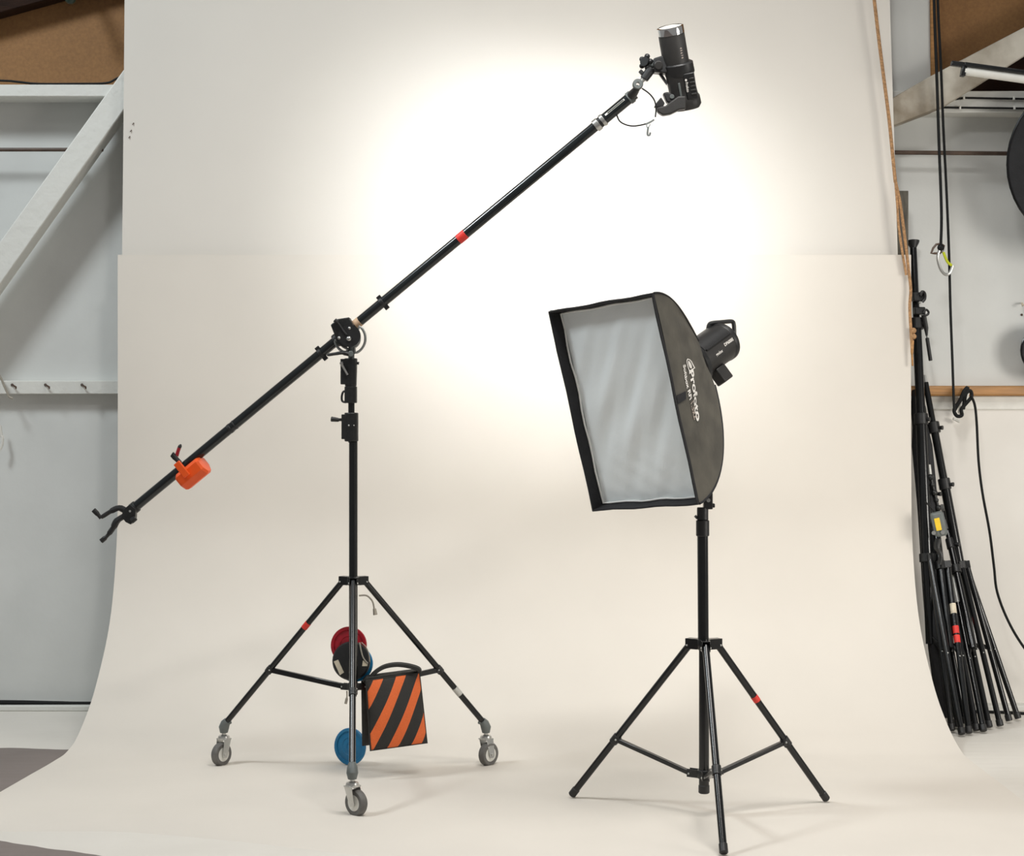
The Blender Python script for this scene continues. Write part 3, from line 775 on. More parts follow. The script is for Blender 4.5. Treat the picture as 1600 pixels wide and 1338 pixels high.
# sandbag over the right-hand brace
sbg = thing('sandbag', P(620, 1172, 5.80), 'black and orange striped sandbag hung on the boom stand brace', 'sandbag')
def stripe_mat():
    m = bpy.data.materials.new('striped_bag_cloth'); m.use_nodes = True
    nt = m.node_tree; N = nt.nodes; L = nt.links; b = N['Principled BSDF']; b.inputs['Roughness'].default_value = .7
    uv = N.new('ShaderNodeUVMap'); uv.uv_map = 'UVMap'
    sx = N.new('ShaderNodeSeparateXYZ'); L.new(uv.outputs[0], sx.inputs[0])
    def mth(op, a, c):
        q = N.new('ShaderNodeMath'); q.operation = op
        for i, x in enumerate((a, c)):
            if isinstance(x, (int, float)): q.inputs[i].default_value = x
            else: L.new(x, q.inputs[i])
        return q.outputs[0]
    s = sx.outputs['X']
    r = N.new('ShaderNodeValToRGB'); r.color_ramp.interpolation = 'CONSTANT'
    fr = mth('FRACT', s, 0)
    e = r.color_ramp.elements; e[0].position = 0; e[0].color = (.022, .021, .019, 1); e[1].position = .56; e[1].color = (.90, .17, .035, 1)
    L.new(fr, r.inputs[0])
    nz = N.new('ShaderNodeTexNoise'); nz.inputs['Scale'].default_value = 60; nz.inputs['Detail'].default_value = 5
    mx = N.new('ShaderNodeMix'); mx.data_type = 'RGBA'; mx.blend_type = 'MULTIPLY'; mx.inputs['Factor'].default_value = .35
    L.new(r.outputs[0], mx.inputs['A']); L.new(nz.outputs['Fac'], mx.inputs['B']); L.new(mx.outputs['Result'], b.inputs['Base Color'])
    bpn = N.new('ShaderNodeBump'); bpn.inputs['Strength'].default_value = .25; bpn.inputs['Distance'].default_value = .004
    n2 = N.new('ShaderNodeTexNoise'); n2.inputs['Scale'].default_value = 35; L.new(n2.outputs['Fac'], bpn.inputs['Height']); L.new(bpn.outputs[0], b.inputs['Normal'])
    return m
M_bag = mat('bag_black_cloth', (.020, .020, .018), .75, 0, 40, .3, bump=.25, bscale=90)
M_stripe = stripe_mat()
def pouch(q, ths, name, m, stripes):
    # q: TL,TR,BR,BL 3-D corners; a puffed cushion
    nu, nv = 24, 26; vs, fs, uvs = [], [], []
    nn = (q[1] - q[0]).cross(q[3] - q[0]).normalized()
    if nn.y > 0: nn = -nn
    for side in (1, -1):
        for j in range(nv + 1):
            for i in range(nu + 1):
                u, v = i / nu, j / nv
                uu = u
                p = (q[0] * (1 - uu) + q[1] * uu) * (1 - v) + (q[3] * (1 - uu) + q[2] * uu) * v
                puff = (max(0, math.sin(PI * u)) ** .55) * (max(0, math.sin(PI * (v ** 1.25))) ** .55)
                wr = .0025 * math.sin(u * 17 + v * 6) * puff
                vs.append(p + nn * (side * (ths * puff + .002) + wr)); 
                uvs.append((u, v))
    W_ = nu + 1; S = W_ * (nv + 1)
    for j in range(nv):
        for i in range(nu):
            a = j * W_ + i; fs.append([a, a + 1, a + W_ + 1, a + W_]); fs.append([S + a + W_, S + a + W_ + 1, S + a + 1, S + a])
    for i in range(nu):
        fs.append([i + 1, i, S + i, S + i + 1]); a = nv * W_ + i; fs.append([a, a + 1, S + a + 1, S + a])
    for j in range(nv):
        a = j * W_; fs.append([a, a + W_, S + a + W_, S + a]); a += nu; fs.append([a + W_, a, S + a, S + a + W_])
    mb = MB().add(vs, fs); o = mb.build(name, m, sbg, ang=70)
    if stripes:
        uvl = o.data.uv_layers.new(name='UVMap')
        for lp in o.data.loops:
            u, v = uvs[lp.vertex_index % len(uvs)]
            # stripe coordinate: slanted bands that bend a little towards the foot
            x = u * 87.0; y = v * 112.0
            q_ = (x * .98 + .55 * y - .0006 * (y - 45) * (y - 45)) / 36.5
            uvl.data[lp.index].uv = (q_ + stripes, v)
    return o
ql = [P(572, 1064, 5.775), P(655, 1051, 5.86), P(667, 1161, 5.85), P(579, 1173, 5.765)]
fp = pouch(ql, .022, 'front_pouch', M_stripe, .29)
qr = [P(564.5, 1064, 5.85), P(652, 1053, 5.935), P(652, 1155, 5.94), P(566, 1166, 5.86)]
pouch(qr, .020, 'rear_pouch', M_bag, 0)
MB().tube(ql + [], .0035, 8, closed=True).build('binding', M_bag, fp)
MB().prism([P(566, 1066, 5.79), P(572, 1060, 5.772), P(655, 1049, 5.86), P(655, 1056, 5.86), P(572, 1068, 5.775)], (-.005, .07, 0)).build('saddle_strap', M_bag, sbg, bevel=.002)
hpts = pxs([(576, 1062), (585, 1052), (600, 1043), (620, 1040), (640, 1043), (653, 1048), (655, 1054)], 5.82, 5)
vs, fs = [], []
for i, p in enumerate(hpts):
    d = (hpts[min(i + 1, len(hpts) - 1)] - hpts[max(i - 1, 0)]).normalized(); nn = V((-d.z, 0, d.x)).normalized()
    p = p + V((0, .04 * i / len(hpts), 0))
    for dy, dz in ((-.018, -.006), (-.018, .006), (.018, .006), (.018, -.006)): vs.append(p + V((0, dy, 0)) + nn * dz)
for i in range(len(hpts) - 1):
    for k in range(4): fs.append([i * 4 + k, i * 4 + (k + 1) % 4, i * 4 + 4 + (k + 1) % 4, i * 4 + 4 + k])
fs += [[3, 2, 1, 0], [len(vs) - 4 + k for k in range(4)]]
MB().add(vs, fs).build('carry_handle', M_bag, sbg, bevel=.002)

# orange counterweight on the boom
Yc = bp(290).y
cw = thing('counterweight', bp(290) + V((0, 0, -.06)), 'orange counterweight block clamped on the lower boom', 'counterweight')
s_ = V((-bx_.z, 0, bx_.x)).normalized()         # across the boom, upwards-left in view
if s_.z < 0: s_ = -s_
yv = bx_.cross(s_)
if yv.y > 0: yv = -yv                             # towards the camera
c0 = bp(293) - s_ * .036 + yv * .012
hexp = [(.018, .030), (.036, .020), (.036, -.012), (.016, -.034), (-.016, -.034), (-.036, -.012), (-.036, .020), (-.018, .030)]
L_ = .102
cwm = MB()
vs = []
for k, (sc_, off) in enumerate(((.86, -L_ / 2), (1, -L_ / 2 + .008), (1, L_ / 2 - .008), (.86, L_ / 2))):
    for (y_, s1) in hexp: vs.append(c0 + bx_ * off + yv * (y_ * sc_) + s_ * (s1 * sc_))
fs = [list(range(8))[::-1], [24 + i for i in range(8)]]
for k in range(3):
    for i in range(8): fs.append([k * 8 + i, k * 8 + (i + 1) % 8, k * 8 + 8 + (i + 1) % 8, k * 8 + 8 + i])
cwm.add(vs, fs).build('weight_block', M_orange, cw, bevel=.0009, ang=15)
q0 = bp(282)
MB().box(P(284, 733.5, c0.y - .047), bx_, s_, yv, .024, .056, .010).build('clamp_plate', M_orange, cw, bevel=.002)
MB().tube([q0 + s_ * .006, P(280, 722, q0.y - .02), P(274, 716, q0.y - .02), P(270, 711, q0.y - .02)], [.010, .0085, .0085, .0085], 10).build('clamp_screw', M_plast, cw)
lv = MB().box(P(271, 712.5, 5.94), bx_ + s_ * .3, s_, (0, 1, 0), .018, .016, .016); lv.build('lever_hub', M_plast, cw, bevel=.002)
MB().tube(pxs([(276, 713), (278, 706), (280, 700)], 5.945, 3), [.0062] * 7, 8).build('lever', M_redp, cw)
MB().tube(pxs([(280, 700), (281.5, 697), (283, 694.5)], 5.945, 3), [.0062] * 4 + [.005, .0035, .002], 8).build('lever_tip', M_plast, cw)

# ------------------------------------------------------------------ flash head on the boom
Yf = 5.54
tl = math.radians(20)
t2 = V((-.207, 0, .978)).normalized()
fa = V((t2.x * math.cos(tl), -math.sin(tl), t2.z * math.cos(tl))).normalized()      # axis pointing at the glass
F1 = P(1047, 42, Yf - .045)                                                            # glass centre
fl = thing('boom_flash_head', F1 - fa * .29, 'black flash head with chrome front ring on the boom tip', 'flash head')
fx = V((1, 0, 0)); fx = (fx - fa * fx.dot(fa)).normalized(); fy = fa.cross(fx); fy = fy if fy.y < 0 else -fy     # fy to the camera
def FP(x, y, s):
    s = s if s < .11 else .11 + (s - .11) * .86
    return F1 - fa * s + fx * x + fy * y
rB = .0405
MB().lathe([(rB * .98, .003), (rB, .006), (rB, .125)], F1, -fa, 36).build('barrel', M_head, fl)
brl = bpy.data.objects[[c.name for c in fl.children][-1]] if fl.children else None
MB().lathe([(rB * .9, -.0015), (rB * 1.02, 0), (rB * 1.03, .003), (rB * 1.03, .0215), (rB * 1.0, .0225)], F1, -fa, 36, cap=False).build('chrome_ring', M_chrome, fl)
MB().lathe([(.001, -.004), (rB * .5, -.003), (rB * .94, .001), (rB * .94, .004)], F1, -fa, 32, cap=False).build('front_glass', M_glass, fl)
# mount collar and body: rounded block
def loft(secs, seg=28, pw=3.2):
    vs, fs = [], []
    for (s, cx_, cy_, a_, b_) in secs:
        for k in range(seg):
            q = 2 * PI * k / seg; c_, s2 = math.cos(q), math.sin(q)
            x = a_ * math.copysign(abs(c_) ** (2 / pw), c_); y = b_ * math.copysign(abs(s2) ** (2 / pw), s2)
            vs.append(FP(cx_ + x, cy_ + y, s))
    for i in range(len(secs) - 1):
        for k in range(seg): fs.append([i * seg + k, i * seg + (k + 1) % seg, (i + 1) * seg + (k + 1) % seg, (i + 1) * seg + k])
    fs.append(list(range(seg))[::-1]); fs.append([(len(secs) - 1) * seg + k for k in range(seg)])
    return MB().add(vs, fs)
loft([(.112, .004, 0, .042, .042), (.116, .005, 0, .047, .046), (.15, .006, 0, .047, .046), (.158, .005, 0, .043, .044)], pw=2.4).build('mount_collar', M_plast, fl)
fbody = loft([(.150, .004, 0, .043, .043), (.20, .006, 0, .043, .043), (.235, .008, 0, .044, .044), (.24, .010, 0, .046, .046), (.268, .011, 0, .046, .046), (.280, .010, 0, .040, .042)], pw=2.8).build('body', M_head, fl)
# battery panel with ribs on the right front
bp_ = MB().box(FP(.030, .040, .195), fx, fy, fa, .034, .014, .082); bpn_ = bp_.build('battery_panel', M_plast, fl, bevel=.003)
for k in range(5):
    MB().box(FP(.036, .0478, .168 + .014 * k), fx, fy, fa, .016, .003, .005).build('rib', M_head, bpn_, bevel=.001)
def flash_text(txt, x0, s0, hgt, yoff, m=M_white):
    vs, fs, Wt = text_mesh(txt, .02)
    return MB().add([FP(x0 + y * hgt, yoff, s0 + x * hgt) for x, y in vs], fs).build('lettering', m, bpn_, smooth=False)
flash_text('Profoto', .0155, .178, .0115, .0484)
MB().add([FP(.0185 + .0035 * math.cos(q * PI / 6), .0484, .170 + .0045 * math.sin(q * PI / 6)) for q in range(12)], [list(range(12))]).build('emblem', M_white, bpn_, smooth=False)
# zoom scale on the barrel
vs, fs, Wt = text_mesh('4 5 6 7 8', .02)
MB().add([F1 - fa * (.062 + x * .0095) + (fx * math.sin(.42 + y * .0095 / rB) + fy * math.cos(.42 + y * .0095 / rB)) * (rB + .0008) for x, y in vs], fs).build('zoom_scale', M_faded, fl, smooth=False)
MB().box(FP(-.004, .0465, .225), fx, fy, fa, .006, .004, .085).build('seam_strip', M_grey, fl, bevel=.001)
MB().box(FP(.003, .0475, .252), fx, fy, fa, .005, .002, .014).build('print_mark', M_white, fl, smooth=False)
# grip arm at lower left
Yh = Yf - .02
MB().pxprism([(1060, 150), (1046, 160), (1040, 165), (1034, 166), (1026, 168), (1028, 175), (1036, 180), (1048, 178), (1062, 171), (1072, 170), (1072, 150)], Yh, .03).build('grip_arm', M_head, fl, bevel=.004)
MB().pxprism([(1026, 168), (1022, 167), (1026, 160), (1033, 151.5), (1039, 161), (1036, 167)], Yh, .022).build('grip_clip', M_plast, fl, bevel=.003)
MB().pxprism([(1036, 145), (1043, 143), (1054, 148), (1058, 158), (1049, 161), (1042, 160)], Yh + .012, .032).build('grip_block', M_plast, fl, bevel=.004)
MB().cyl(P(1050, 151, Yh - .002), P(1050, 151, Yh - .010), .007, seg=14, bev=.001).build('grip_bolt', M_grey, fl)
# tilt joint and bracket at upper left
MB().pxprism([(1021, 91), (1036, 86), (1056, 82), (1060, 108), (1040, 114), (1022, 112)], Yf - .005, .045).build('tilt_joint', M_plast, fl, bevel=.004)
MB().cyl(P(1029, 102, Yf - .022), P(1029, 102, Yf - .036), .014, seg=20, bev=.003).build('joint_cap', M_head, fl)
MB().pxprism([(1026, 111), (1031, 110), (1043, 128), (1042, 133)], Yf, .012).build('strut_blade', M_plast, fl, bevel=.001)
kn = MB()
for k in range(5):
    a_ = k * 2 * PI / 5; q = P(1009, 97, Yf); 
    kn.cyl(q + V((-.006, -.012, 0)), q + V((.008, .008, -.002)), .015, seg=12)
    kn.sphere(q + V((math.cos(a_) * .0135, math.cos(a_) * -.011, math.sin(a_) * .018)), .0088, (.6, .8, 0), 10, 6)
kn.build('star_knob', M_plast, fl)
MB().cyl(P(1012, 98, Yf), P(1022, 101, Yf), .013, seg=16, bev=.002).build('joint_bolt', M_grey, fl)
MB().cyl(P(1018, 107, Yf), P(1006, 124, Yf), .0150, .0135, seg=16, bev=.002).build('mount_socket', M_plast, fl)
MB().box(P(1002, 113, Yf), (1, 0, .9), (0, 1, 0), (-.9, 0, 1), .012, .016, .014).build('socket_screw', M_plast, fl, bevel=.002)
# swivel between boom and head (belongs to the boom stand)
MB().lathe([(.006, -.012), (.014, -.012), (.0165, -.008), (.0165, .008), (.014, .012), (.006, .012), (.006, -.012)], P(996.5, 132, Yf), (0, -1, 0), 20, cap=False).build('swivel_eye', M_grey, bs)
MB().cyl(P(999, 130, Yf), P(1006, 123, Yf), .0075, seg=12).build('swivel_spigot', M_steel, bs)
MB().tube([bp(984), P(992, 143, Yf + .02), P(996, 137, Yf)], [.017, .0125, .010], 14).build('boom_tip', M_plast, bs)
# safety tether with clip
tet = thing('safety_tether', P(1013, 212, Yf - .03), 'thin wire safety tether with clip looping under the boom tip', 'tether')
MB().tube(pxs([(1003, 138), (1014, 146), (1022, 156), (1025, 168), (1024, 183)], Yf - .03, 6), .0024, 6).tube(pxs([(963, 178), (968, 189), (978, 195), (990, 197), (1004, 195), (1013, 192), (1022, 187)], Yf - .03, 6), .0024, 6).build('wire', M_cable, tet)
MB().tube(pxs([(1009, 194), (1015, 191.5), (1022, 187)], Yf - .03, 3), .0028, 8).build('crimp', M_grey, tet)
MB().tube(pxs([(1010, 195), (1011, 199), (1014, 198), (1016, 194)], Yf - .03, 4), .0015, 6).tube(pxs([(1013, 199), (1012, 205), (1012, 211), (1015, 211), (1016, 207)], Yf - .03, 4), .0030, 8).build('clip', M_grey, tet)

# ------------------------------------------------------------------ folded stands leaning at the right
def folded_stand(label, top, topY, colp, colY, feet_px, rad, parts_extra=None, tapes=()):
    fts = [PG(*f) for f in feet_px]
    T, K = P(*top, topY), P(*colp, colY)
    cen = sum(fts, V()) / len(fts)
    t_ = thing('folded_light_stand', (cen.x, cen.y, 0), label, 'light stand', 'folded stands leaning on the right wall')
    ax = (T - K); L = ax.length; ax.normalize()
    cols = [(0, .46, rad), (.42, .76, rad * .82), (.74, 1.0, rad * .62)]
    for a0, a1, r_ in cols: MB().cyl(K + ax * (L * a0), K + ax * (L * a1), r_, seg=14).build('column_tube', M_black, t_)
    for a0 in (.44, .75):
        q = K + ax * (L * a0); sl = MB().cyl(q - ax * .022, q + ax * .022, rad * 1.25, seg=14, bev=.002).build('locking_sleeve', M_plast, t_)
        MB().cyl(q + V((.008, -.012, 0)), q + V((.028, -.028, 0)), .005, .009, seg=10).build('clamp_knob', M_plast, sl)
    MB().cyl(T, T + ax * .03, .008, seg=10).build('spigot', M_steel, t_)
    low = K - ax * .33
    MB().cyl(K, low, rad * .95, seg=14).build('lower_column', M_black, t_)
    ck = MB().cyl(K - ax * .016, K + ax * .016, rad * 1.4, seg=14)
    for ft in fts:
        d = (ft - K); d = (d - ax * d.dot(ax)).normalized(); s2 = ax.cross(d)
        ck.box(K + d * .022, d, s2, ax, .034, .022, .028)
    ck.build('leg_collar', M_cast, t_, bevel=.001)
    for i, ft in enumerate(fts):
        d = (ft - K); d = (d - ax * d.dot(ax)).normalized()
        a = K + d * .026; b_ = V((ft.x, ft.y, .010)); la = (b_ - a).normalized()
        lg = MB().cyl(a, b_ - la * .006, .0112, seg=12).build('leg', M_black, t_)
        MB().cyl(b_ - la * .025, b_, .0135, seg=12, bev=.002).build('rubber_foot', M_plast, lg)
        j = a + (b_ - a) * .55; h = low + ax * .03
        MB().cyl(h, j, .005, seg=8).build('brace', M_black, t_)
        MB().sphere(j + V((0, -.0105, 0)), .0035, (0, -1, 0), 8, 6).build('rivet', M_steel, lg)
        for (k, f0, f1, m_2) in tapes:
            if k == i: MB().cyl(a + (b_ - a) * f0, a + (b_ - a) * f1, .0120, seg=12).build('tape_band', m_2, lg)
    return t_, T, K, ax
t_, T, K, ax = folded_stand('tallest folded light stand with flared cap against the paper edge', (1427, 388), 7.14, (1449, 872), 6.92, [(1487, 1146), (1503, 1152), (1497, 1140)], .022)
MB().lathe([(.010, -.01), (.012, .0), (.024, .022), (.026, .030), (.010, .031)], T, ax, 18).build('flared_cap', M_plast, t_)
blk = MB().box(P(1434, 464, 7.08), (1, 0, 0), (0, 1, 0), ax, .045, .045, .036); blk.box(P(1436, 486, 7.08), (1, 0, 0), (0, 1, 0), ax, .042, .045, .03)
blk = blk.build('clamp_block', M_cast, t_, bevel=.004)
MB().tube(pxs([(1438, 462), (1441, 456), (1445, 459), (1445, 467), (1441, 472)], 7.05, 4), .006, 8).tube(pxs([(1443, 489), (1447, 484), (1451, 488), (1449, 492), (1444, 493)], 7.05, 4), .0045, 8).build('clamp_handle', M_plast, blk)
MB().sphere(P(1437, 473, 7.045), .006, (0, -1, 0), 8, 6).build('bolt', M_steel, blk)
MB().tube([P(1443, 492, 7.06), P(1447, 513, 7.06), P(1448, 525, 7.06)], [.010, .009, .004], 10).cyl(P(1447.5, 522, 7.06), P(1449, 532, 7.06), .002).cyl(P(1448.5, 528, 7.06), P(1454, 564, 7.06), .0075, seg=12, bev=.002).build('hanging_handle', M_plast, blk)
folded_stand('folded light stand at the right end of the leaning group', (1446, 598), 7.12, (1500, 884), 6.98, [(1563, 1139), (1591, 1127), (1577, 1131)], .019)
t_, T, K, ax = folded_stand('folded stand with double red tape on one leg', (1452, 735), 7.05, (1470, 884), 6.88, [(1514, 1150), (1526, 1146), (1519, 1143)], .014, tapes=((0, .375, .420, M_red), (0, .43, .475, M_red), (0, .24, .30, M_label)))
MB().cyl(P(1451, 726, 7.0), P(1453, 742, 7.0), .0085, seg=12, bev=.002).build('pale_spigot', M_silvert, t_)
ar = MB()
for k in range(5):
    q = P(1454 + k * 3, 746 + k * 12, 6.97); ar.sphere(q, .0125 - .001 * (k % 2) * 3, (0.3, -.5, 1), 12, 8)
    ar.cyl(q, P(1457 + k * 3, 758 + k * 12, 6.97), .006, seg=10)
ar.build('jointed_arm', M_cast, t_)
t_, T, K, ax = folded_stand('folded stand with pale blue tape band below its collar', (1474, 800), 7.06, (1494, 890), 6.93, [(1537, 1147), (1546, 1141), (1541, 1138)], .0135, tapes=((0, .02, .20, M_silvert), (1, .30, .345, M_red)))
folded_stand('short folded stand with small silver clip at its top', (1440, 760), 7.10, (1460, 878), 6.95, [(1496, 1138), (1508, 1135), (1502, 1130)], .013)
# clamp lamp with yellow sticker hung between the folded stands
yl = thing('battery_pack', P(1467, 842, 6.84), 'small grey pack with yellow sticker wedged among the folded stands', 'battery pack')
pk = MB().box(P(1467, 819, 6.84), (1, 0, .22), (0, 1, 0), (-.22, 0, 1), .048, .035, .095); pk.build('pack_case', M_grey, yl, bevel=.010)
MB().box(P(1465.5, 819.5, 6.819), (1, 0, .22), (0, 1, 0), (-.22, 0, 1), .021, .003, .048).build('yellow_sticker', M_yellow, yl, bevel=.001)
MB().cyl(P(1459, 833, 6.825), P(1459, 833, 6.815), .008, seg=12).cyl(P(1473, 832, 6.825), P(1473, 832, 6.815), .008, seg=12).build('screw', M_steel, yl)
MB().tube([P(1460, 800, 6.83), P(1452, 791, 6.83), P(1446, 784, 6.83)], .003, 8).build('lead', M_cable, yl)
MB().tube(pxs([(1466, 842), (1464, 855), (1470, 868), (1468, 882)], 6.85, 4), [.012] * 6 + [.009] * 7, 10).build('clamp_stem', M_cast, yl)
# long black bag behind the group
bag = thing('long_black_bag', (PG(1492, 1140).x, 6.83, 0), 'long black stand bag leaning hard against the paper edge', 'bag')
b0, b1 = V((1.655, 6.80, .03)), P(1432, 610, 7.12)
MB().tube(spline([b0, b0.lerp(b1, .3) + V((-.012, 0, 0)), b0.lerp(b1, .65), b1], 6), [.030] + [.040] * 15 + [.030] * 2 + [.018], 14).build('bag_body', M_rim, bag)
# black cable on the floor behind
tag(MB().tube([V((1.83, 7.08, .006)), V((1.95, 7.06, .006)), V((2.05, 7.02, .006)), V((2.2, 7.05, .006)), V((2.5, 7.09, .006))], .006, 8).build('floor_cable', M_cable), 'black cable lying on the floor behind the folded stands', 'cable')

# ------------------------------------------------------------------ ropes, carabiner, cleat at the right wall
def twist(pts, r):
    return MB().tube(pts, r, 8)
tr_ = thing('tan_rope', P(1424, 560, 6.93), 'tan twisted rope hanging down the right edge of the paper', 'rope')
main = [(1361, -40), (1366, 0), (1373, 60), (1380, 115), (1389, 185), (1394, 235), (1399, 285)]
MB().tube(pxs(main, 6.93, 6), .0068, 8).build('strand', M_rope, tr_)
MB().tube(pxs([(1399, 283), (1402, 320), (1404, 352), (1410, 395), (1413, 412), (1416, 430)], 6.93, 6), .0050, 8).build('strand', M_rope, tr_)
MB().tube(pxs([(1399, 283), (1406, 315), (1411, 350), (1416, 390), (1420, 425), (1423, 452), (1421.5, 480), (1423.5, 520), (1425, 545)], 6.93, 6), .0060, 8).build('strand', M_rope, tr_)
MB().sphere(P(1427, 517, 6.93), .012, (1, 0, .4), 12, 8).sphere(P(1427.5, 526, 6.93), .0115, (1, 0, -.3), 12, 8).build('knot', M_rope, tr_)
MB().tube(pxs([(1426, 532), (1425, 550), (1426, 572)], 6.93, 4), [.006] * 5 + [.004] * 4, 8).build('rope_tail', M_rail, tr_)
struct(MB().abox(xx(1395, 7.1), xx(1416, 7.1), 7.06, 7.10, z(413, 7.1), z(300, 7.1)).build('trim_14', M_batten, bevel=.002), 'weathered grey batten end behind the rope', 'batten')
tag(MB().tube(pxs([(1459, -60), (1460, 20), (1464, 130), (1467, 220), (1471, 330), (1470, 385)], 6.94, 6), .0058, 8).build('carabiner_rope', M_cable), 'left black cord hanging from the ceiling to the carabiner', 'cord')
cd = thing('cleated_cord', P(1502, 640, 7.09), 'right black cord running down from ceiling and wound round the cleat', 'cord')
MB().tube(pxs([(1464, -60), (1466, 20), (1470, 100), (1474, 200), (1479, 300), (1483, 400), (1485, 480), (1488, 560), (1490.5, 630), (1492, 646)], 6.96, 6), .0052, 8).build('hanging_run', M_cable, cd)
MB().tube(pxs([(1491, 642), (1498, 630), (1508, 616), (1516, 611), (1518, 620), (1510, 630), (1502, 640), (1503, 649), (1495, 650), (1491, 640), (1500, 626), (1506, 612), (1512, 606), (1508, 620), (1505, 640)], 7.085, 5), .0075, 8).build('cleat_wrap', M_cable, cd)
MB().tube(pxs([(1517, 618), (1523, 633), (1526, 660), (1529, 720), (1535, 770), (1546, 830), (1553, 885), (1558, 925), (1575, 970), (1600, 1012), (1640, 1060)], 7.05, 6), .0052, 8).build('loose_tail', M_cable, cd)
clt = thing('rope_cleat', P(1503, 650, 7.19), 'small white metal cleat below the brown rail', 'cleat')
MB().pxprism([(1497, 645), (1506, 651), (1516, 612), (1508, 606)], 7.135, .016).build('cleat_horns', M_whitep, clt, bevel=.004)
MB().pxprism([(1501, 634), (1508, 637), (1512, 624), (1505, 621)], 7.165, .07).build('cleat_base', M_whitep, clt, bevel=.002)
MB().pxprism([(1491, 652), (1501, 657), (1499.5, 661), (1489.5, 656)], 7.16, .02).build('cleat_foot', M_whitep, clt, bevel=.002)
# carabiner
ca = thing('carabiner', P(1474, 430, 6.94), 'steel carabiner with yellow-green gate hanging on the left black cord', 'carabiner')
MB().tube(pxs([(1467, 393), (1465, 402), (1467, 413), (1471, 423), (1477, 429), (1483, 428), (1487, 420), (1488, 415)], 6.94, 5), .0055, 10).tube(pxs([(1467, 393), (1470, 389), (1474, 393)], 6.94, 4), .0055, 10).build('hook_body', M_steel, ca)
MB().tube(pxs([(1474, 394), (1477, 402), (1481, 410), (1487, 415)], 6.938, 4), .0055, 8).build('gate', mat('lime_gate', (.55, .60, .03), .35, 0.2, 30, .1), ca)
MB().tube([P(x, y, 6.942) for x, y in [(1455, 396), (1458, 388), (1463, 382), (1470, 381), (1475, 384), (1473, 392), (1468, 396), (1460, 396)]], .0045, 8, closed=True).build('ring_link', M_pipeb, ca)
MB().sphere(P(1470, 387, 6.94), .014, (0, 0, 1), 12, 8).build('cord_knot', M_cable, ca)
# cables clipped to the right beam
for k, (y0_, y1_, x0_, lab) in enumerate(((153, 155, 1486, 'upper black cable clipped along the white beam at right'), (168, 170, 1452, 'lower black cable clipped along the white beam at right'))):
    o = tag(MB().tube([P(x0_, y0_ + (4 if k else 3), 7.07), P(x0_ + 22, y0_, 7.07), P(1560, y0_ + 1, 7.07), P(1720, y1_ + 1, 7.07)], .0042, 8).build('beam_cable', M_cable), lab, 'cable')
    for px_ in ((1506, 1584) if k == 0 else (1453, 1500, 1585)):
        MB().box(P(px_, y0_ + .4, 7.064), (1, 0, 0), (0, 1, 0), (0, 0, 1), .007, .012, .014).build('cable_clip', M_whitep, o, bevel=.001)
# fluorescent batten lamp
fz = thing('tube_light', P(1560, 125, 6.7), 'unlit fluorescent tube light with black tray at the right', 'tube light')
a, b_ = P(1508, 111, 6.66), P(1700, 137, 6.56); dd = (b_ - a).normalized()
MB().cyl(a, b_, .0165, seg=16).build('tube', M_whitep, fz)
nz_ = V((-dd.z, 0, dd.x))
MB().box((a + b_) / 2 + nz_ * .022, dd, (0, 1, 0), nz_, (b_ - a).length + .02, .05, .014).build('tray', M_black, fz, bevel=.002)
MB().box(a - dd * .006 + nz_ * .004, dd, (0, 1, 0), nz_, .016, .03, .05).build('end_cap', M_black, fz, bevel=.002)
MB().box(a - dd * .03 + nz_ * .022, dd, (0, 1, 0), nz_, .05, .022, .018).build('mount_arm', M_black, fz, bevel=.002)
# black items cut by the right edge of the frame
oc = V((xx(1588, 6.86) + .318, 6.86, z(252, 6.86)))
o = thing('round_softbox', oc - V((0, 0, .34)), 'big round black cloth softbox cut off by the right frame edge', 'softbox')
oax = V((.35, 1, .1)).normalized()
MB().lathe([(.335, -.03), (.34, -.02), (.31, .05), (.22, .12), (.10, .17), (.08, .20)], oc, oax, 48).build('shell', M_rim, o)
MB().lathe([(.336, -.034), (.343, -.03), (.343, -.018), (.336, -.016)], oc, oax, 48, cap=False).build('rim', M_black, o)
o = thing('black_reflector', (2.07, 7.1, 1.29), 'round black reflector dish on the wall at the right edge', 'reflector')
MB().lathe([(.095, -.02), (.1, -.016), (.092, .03), (.06, .07), (.055, .085)], (P(1595, 548, 7.1).x + .10, 7.1, z(548, 7.1)), (.1, 1, 0), 32).build('dish', M_rim, o)
MB().lathe([(.1, -.022), (.103, -.02), (.103, -.012), (.1, -.01)], (P(1595, 548, 7.1).x + .10, 7.1, z(548, 7.1)), (.1, 1, 0), 32, cap=False).build('dish_rim', M_black, o)
hk = thing('wall_hook', P(1598, 480, 7.19), 'small brass screw hook on the right wall near the frame edge', 'hook')
MB().tube([P(1597, 474, 7.2), P(1597, 474, 7.17), P(1598, 478, 7.16), P(1600, 477, 7.165)], .004, 8).build('hook', M_label, hk)
MB().sphere(P(1596.5, 492, 7.198), .005, (0, -1, 0), 8, 6).build('screw_head', M_pipeb, hk)

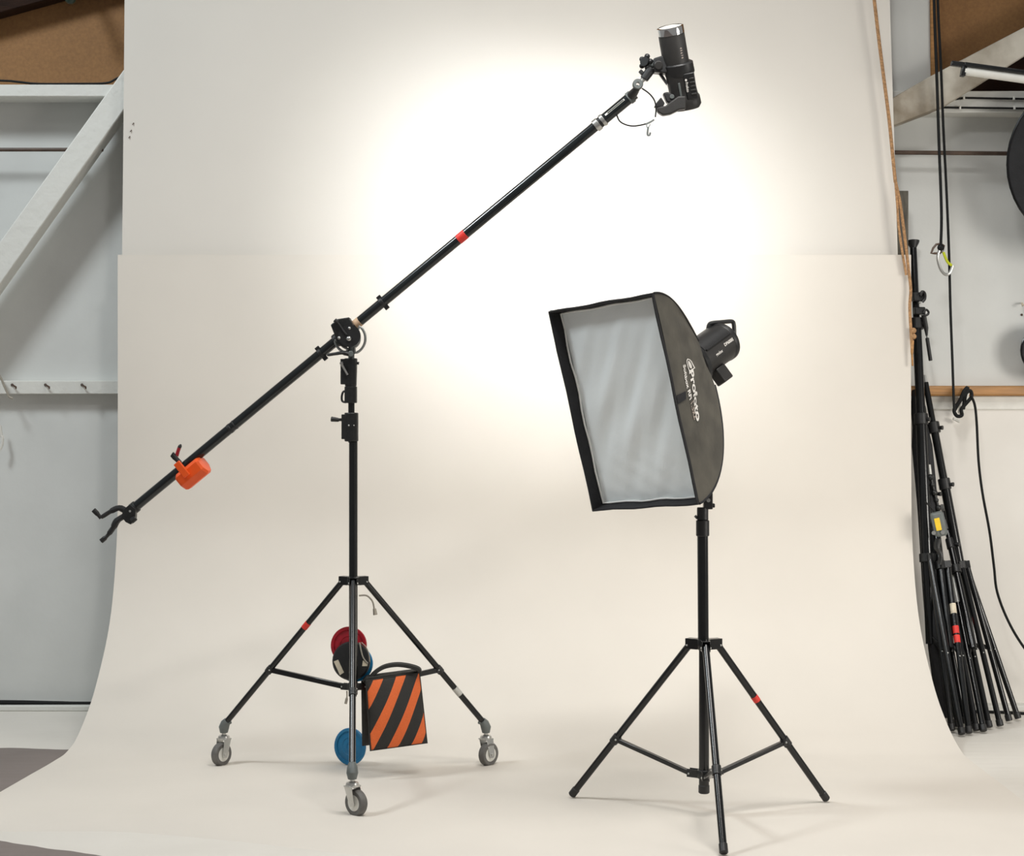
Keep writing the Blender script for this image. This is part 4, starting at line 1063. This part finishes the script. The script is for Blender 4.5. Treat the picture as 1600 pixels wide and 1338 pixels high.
# ------------------------------------------------------------------ small things on the left wall
for k, (px_, lab) in enumerate(((71, 'bent nail in the middle of the left white rail'), (128, 'bent nail on the white rail nearest the paper'), (19, 'bent nail at the left end of the white rail'))):
    tag(MB().tube([P(px_, 601.5, 7.15), P(px_ + 1, 602, 7.125), P(px_ + 6, 605, 7.115), P(px_ + 6, 608, 7.115)], [.0036] * 3 + [.003], 8).sphere(P(px_, 601.5, 7.143), .006, (0, -1, 0), 8, 6).build('bent_nail', M_pipeb), lab, 'nail')
tag(MB().tube(pxs([(-6, 580), (2, 592), (6, 602), (12, 615), (14, 620), (20, 623)], 7.11, 4), .0045, 8).build('wire_hook', M_gcord), 'grey wire hook hanging over the left end of the rail', 'hook')
tag(MB().tube(pxs([(0, 665), (2, 680), (4, 684), (3, 695), (0, 703)], 7.15, 4), .006, 8).build('wall_clip', M_whitep), 'white cable loop on the wall at the left frame edge', 'cable')
tag(MB().tube([V((-4, 7.15, .03)), V((-2.2, 7.15, .032)), V((-1.95, 7.152, .030)), V((-1.75, 7.155, .027)), V((-1.4, 7.16, .027))], [.011, .010, .009, .0065, .005], 8).build('skirting_cable', M_cable), 'black cable lying along the foot of the left wall', 'cable')
tag(MB().tube(pxs([(-120, 124), (0, 126), (28, 128), (60, 131), (120, 131), (165, 130), (182, 123), (205, 112)], 7.10, 5), .0045, 8).build('beam_top_cable', M_cable), 'black cable resting on top of the left white beam', 'cable')
gf = thing('ceiling_fitting', P(113, -5, 6.95), 'dark green round fitting at the top left of the brown board', 'fitting')
MB().sphere(P(110, -2, 6.95), .022, (1, 0, 0), 16, 10).build('fitting_ball', mat('dark_green', (.012, .028, .018), .3, 0, 20, .2), gf)
MB().cyl(P(110, -2, 6.95), P(112, -60, 7.1), .012, seg=12).build('fitting_stem', M_pipeb, gf)
# pins where the upper paper is stapled to the brace
for k, (px_, py_) in enumerate(((209, 192), (205.5, 203), (203, 213))):
    tag(MB().tube([P(px_, py_, 6.982), P(px_ - 2, py_ + 3, 6.978)], .0016, 6).build('staple', M_pipeb), ('topmost', 'middle', 'lowest')[k] + ' of three dark staples in the upper paper near the left brace', 'staple', 'staples beside the left brace')
